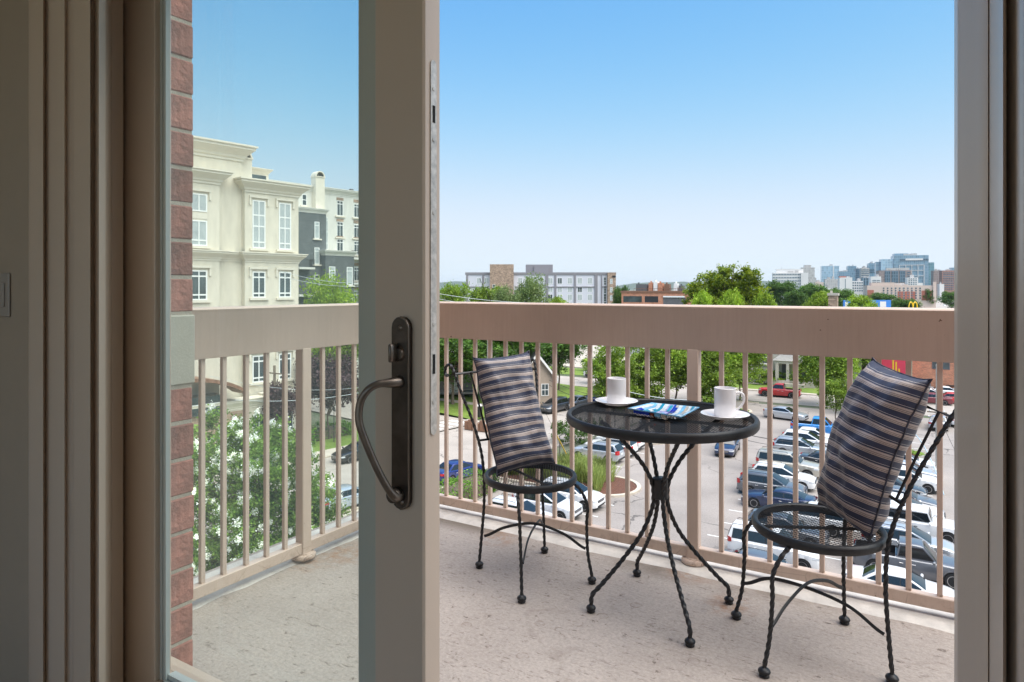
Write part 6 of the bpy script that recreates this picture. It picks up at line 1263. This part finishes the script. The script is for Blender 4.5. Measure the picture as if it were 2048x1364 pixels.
# far right
car('sedan', 'silver', 'silver car seen from behind, right of the right chair rods', 1.9, 87.5, 86, g6); car('suv', 'silver', 'grey car with a red tail lamp between the chair rods', -.9, 88.6, 86, g6); car('sedan', 'white', 'white car half hidden by the door jamb', 3.9, 91.0, 84, g6, light=True)
for i, (k, c, px, py, hd, lb) in enumerate((('sedan', 'silver', 1868, 785, 6, 'silver car in the far row under the brick commercial building'), ('suv', 'dark', 1845, 779, 5, 'dark car at the left of the far row'), ('sedan', 'white', 1858, 797, 4, 'white car in the middle of the far row'), ('sedan', 'white', 1896, 793, 5, 'white car at the right of the far row'),
        ('sedan', 'maroon', 1860, 807, 184, 'maroon car in front of the far row'), ('sedan', 'red', 1898, 806, 184, 'red car in front of the far row, by the jamb'), ('suv', 'navy', 1897, 781, 4, 'dark blue car behind the white one in the far row'))):
    q = G(px, py); car(k, c, lb, q.x, q.y, hd, g6, light=True)
q = G(1557, 795); car('pickup', 'red', 'red pickup parked across the street in front of the stone house', q.x, q.y + .9, 181, 'pickup trucks', 'pickup truck')
q = G(1196, 757); car('pickup', 'white', 'white pickup on the road beyond the lawn', q.x, q.y + .6, 176, 'pickup trucks', 'pickup truck', light=True)
sd = math.degrees(math.atan2(SD.y, SD.x))
for k, c, px, py, hd, lb in (('suv', 'dark', 1098, 826, sd + 180, 'black car facing us on the side street, right of the left chair post'), ('sedan', 'grey', 1144, 817, sd + 182, 'grey car facing us behind the black one on the side street'), ('suv', 'blue', 1192, 806, sd + 180, 'blue car facing us behind the grey one, left of the table'),
        ('sedan', 'blue', 917, 957, sd, 'bright blue sedan parked at the kerb, left of the left chair'), ('sedan', 'pale', 700, 1012, sd, 'pale car half hidden by the white blossom tree, under the glass door stile'), ('sedan', 'black', 716, 917, sd + 180, 'black car at the far kerb, cut by the door stile')):
    q = G(px, py); car(k, c, lb, q.x, q.y + (1.2 if py < 900 else 0), hd, g3)
for px, py, c, lb in ((690, 770, 'white', 'white car far up the side street behind the plum tree'), (704, 772, 'dark', 'dark car far up the side street beside the white one')):
    q = G(px, py); car('suv', c, lb, q.x, q.y, sd, g3, light=True)
# traffic on the distant avenue
r = random.Random(3)
body = CARM['sedan'][0][0][1]
for i in range(26):
    y = 300 + i * 26 + r.random() * 16; ln = r.choice((-6.5, -2.5, 1.8, 6)); x0 = 12.5 + (y - 104) * .0205
    o = inst('distant_car', body, None, (x0 + ln, y, .02), (0, 0, R(88 if ln > 0 else 268)), mat=PT[r.choice(('white', 'silver', 'white', 'grey', 'dark', 'red'))]); setp(o, 'tiny car in the traffic on the distant avenue at the right edge', 'car', 'traffic on the distant avenue')

# ================================================================== FENCE, POLES, WIRES, SMALL THINGS
M_GALV = M('galvanised_black', (.03, .03, .032), .5); M_CABLE = M('cable_black', (.02, .02, .022), .6); M_CABW = M('cable_pale', (.50, .54, .55), .6); M_WOOD = M('pole_wood', (.20, .155, .115), .9, var=.25, vscale=4, stretch=(6, 6, .6))
t = thing('wire_fence', 'black wire fence with thin posts between the planter and the side street', 'fence', (-28.3, 52, 0))
for i in range(9): MB().tube([(0, i * 2.6, 0), (0, i * 2.6, 1.9)], .04, 6).build('post', M_GALV, t)
for z in (.15, 1.0, 1.88): MB().tube([(0, 0, z), (0, 20.8, z)], .02, 5).build('rail', M_GALV, t)
t = thing('iron_fence', 'black iron picket fence by the cream building across the street', 'fence', (*st(-3.5, -8.5), .1), math.atan2(SD.y, SD.x))
for z in (.25, 1.65): MB().box(-8, 0, -.02, .02, z, z + .05).build('rail', M_DARK, t)
pk = MB().box(-.014, .014, -.014, .014, 0, 1.95).mesh('picket', M_DARK)
for i in range(54): inst('picket', pk, t, (-8 + i * .15, .04, 0))
def cable(label, a, b_, sag, r_, m, name='cable'):
    a, b_ = Vector(a), Vector(b_); n = 24; base = a.lerp(b_, .5)
    bm_ = MB().tube([a.lerp(b_, i / n) - Vector((0, 0, sag * 4 * (i / n) * (1 - i / n))) - base for i in range(n + 1)], r_, 5)
    o = bm_.build(name, m, None, smooth=80); o.location = base; return setp(o, label, 'cable', 'overhead wires')
def pole(label, px, py, h, r_, m=M_WOOD, lamp=False, name='utility_pole'):
    q = G(px, py); t = thing(name, label, 'pole', q); MB().tube([(0, 0, 0), (0, 0, h)], [r_, r_ * .7], 10).build('shaft', m, t, smooth=50); return t
t = pole('grey wooden utility pole between the white blossoms and the iron fence, across the street', 549, 905, 8.2, .17); MB().box(-.9, .9, -.06, .06, 7.4, 7.52).build('crossarm', M_WOOD, t)
t = pole('pale utility pole in the drive right of the right chair, wires running to it', 1874, 952, 9.2, .12, M('pole_pale', (.48, .44, .38), .8)); MB().box(-.7, .7, -.05, .05, 5.2, 5.3).build('crossarm', M_WOOD, t)
for dx_ in (-.5, .5): MB().lathe([(.03, 0), (.06, .05), (.03, .14)], 10, (dx_, 0, 5.3)).build('insulator', M_CHINA, t)
t = pole('thin brown sign post left of the left cup', 1200, 790, 5.4, .09); MB().box(-.5, .5, -.04, .04, 5.0, 5.6).build('sign_plate', M_DARK, t)
t = pole('white cobra head street lamp post behind the left pillow', 975, 850, 10.3, .08, M_CHR, name='street_lamp'); MB().tube(spline([(0, 0, 9.9), (.7, .2, 10.6), (1.6, .4, 10.75)], 6), .05, 6).build('arm', M_CHR, t); MB().bbox(1.5, 2.3, .25, .6, 10.66, 10.84, .05).build('lamp_head', M_CHR, t)
t = pole('slim dark lamp post at the lawn edge across the street', 668, 886, 3.2, .05, M_DARK, name='lamp_post'); MB().lathe([(.05, 0), (.12, .1), (.12, .34), (.02, .5)], 8, (0, 0, 3.2)).build('lantern', M_DARK, t)
qa = G(1874, 952) + Vector((0, 0, 5.4))
cable('dark twisted cable running right from the table rim', D(1395, 842, 36), D(1700, 884, 46), .5, .022, M_CABLE); cable('thin dark cable just under the twisted one', D(1395, 846, 36), D(1680, 880, 46), .8, .014, M_CABLE)
cable('pale blue cable drooping from the pole at the right edge', D(1800, 862, 40), D(1888, 990, 33), -1.1, .026, M('cable_blue', (.38, .50, .56), .5)); cable('short dark wire between the pole and the right jamb', qa, D(1912, 905, 50), .1, .016, M_CABLE)
cable('pale wire crossing the plum tree, seen through the glass', D(470, 800, 50), D(725, 784, 58), .35, .02, M_CABW); cable('upper thin wire across the plum tree', D(420, 752, 50), D(725, 774, 60), .6, .014, M_CABW)
cable('thin wire across the grey brick bays', D(560, 542, 52), D(725, 566, 66), .3, .018, M_CABW); cable('second thin wire below the first across the grey brick bays', D(560, 552, 52), D(725, 572, 66), .3, .018, M_CABW)
cable('pale wire over the trees at the left end of the railing', D(870, 586, 60), D(1075, 606, 66), .2, .022, M_CABW); cable('lower pale wire over the trees at the left end of the railing', D(870, 596, 60), D(1000, 610, 66), .2, .02, M_CABW)
for px0, px1, y0, y1, lb_ in ((1098, 1200, 760, 792, 'upper thin dark wire above the lawn left of the table'), (1098, 1180, 770, 800, 'lower thin dark wire above the lawn left of the table')): cable(lb_, D(px0, y0, 60), D(px1, y1, 62), .2, .02, M_CABLE)
cable('pale wire behind the two cups', D(1255, 783, 60), D(1375, 800, 62), .15, .028, M_CABW)
t = thing('guy_wire', 'guy wire with a yellow plastic sleeve in front of the ornamental grass', 'wire', G(1140, 925)); top_ = D(1112, 868, 52.5) - t.location
MB().tube([(0, 0, .1), top_], .055, 6).build('sleeve', M_YEL, t); MB().tube([top_, top_ * 4], .012, 5).build('strand', M_CABLE, t)
q = G(1846, 787); t = thing('waste_container', 'green waste container beside the brick commercial building', 'container', q, 0); MG = M('container_green', (.03, .20, .15), .5); MB().bbox(-.9, .9, -.6, .6, .1, 1.35, .05).build('body', MG, t); MB().bbox(-.95, .95, -.65, .65, 1.36, 1.5, .04).build('lid', MG, t)
q = G(958, 836); t = thing('mailbox', 'dark post box with a pale top on the lawn, left of the left pillow', 'mailbox', (q.x, q.y, .1)); MB().bbox(-.3, .3, -.3, .3, 0, 1.3, .04).build('body', M_DARK, t); MB().lathe([(.34, 1.31), (.36, 1.4), (.2, 1.55), (.02, 1.6)], 12).build('cap', M_WFR, t)
q = G(955, 862); t = thing('timber_stack', 'rust brown timber retaining edge at the street corner, left of the left pillow', 'timber edging', (q.x, q.y, .05), 0)
for i in range(6): MB().bbox(-1.6 + .5 * i, -1.15 + .5 * i, -.25, .25, 0, .9 + .25 * math.sin(i * 2), .03).build('post', M_COPR, t)
# ------------------------------------------------------------------ air
hm = bpy.data.materials.new('air'); hm.use_nodes = True; t = hm.node_tree; t.nodes.clear()
pv = N(t, 'ShaderNodeVolumePrincipled', i_Density=.00005, i_Anisotropy=.2); pv.inputs['Color'].default_value = (.86, .92, 1.0, 1)
o = N(t, 'ShaderNodeOutputMaterial'); t.links.new(pv.outputs[0], o.inputs['Volume'])
setp(MB().box(-9500, 9500, -3500, 14500, -1.1, 150).build('haze', hm), kind='stuff')
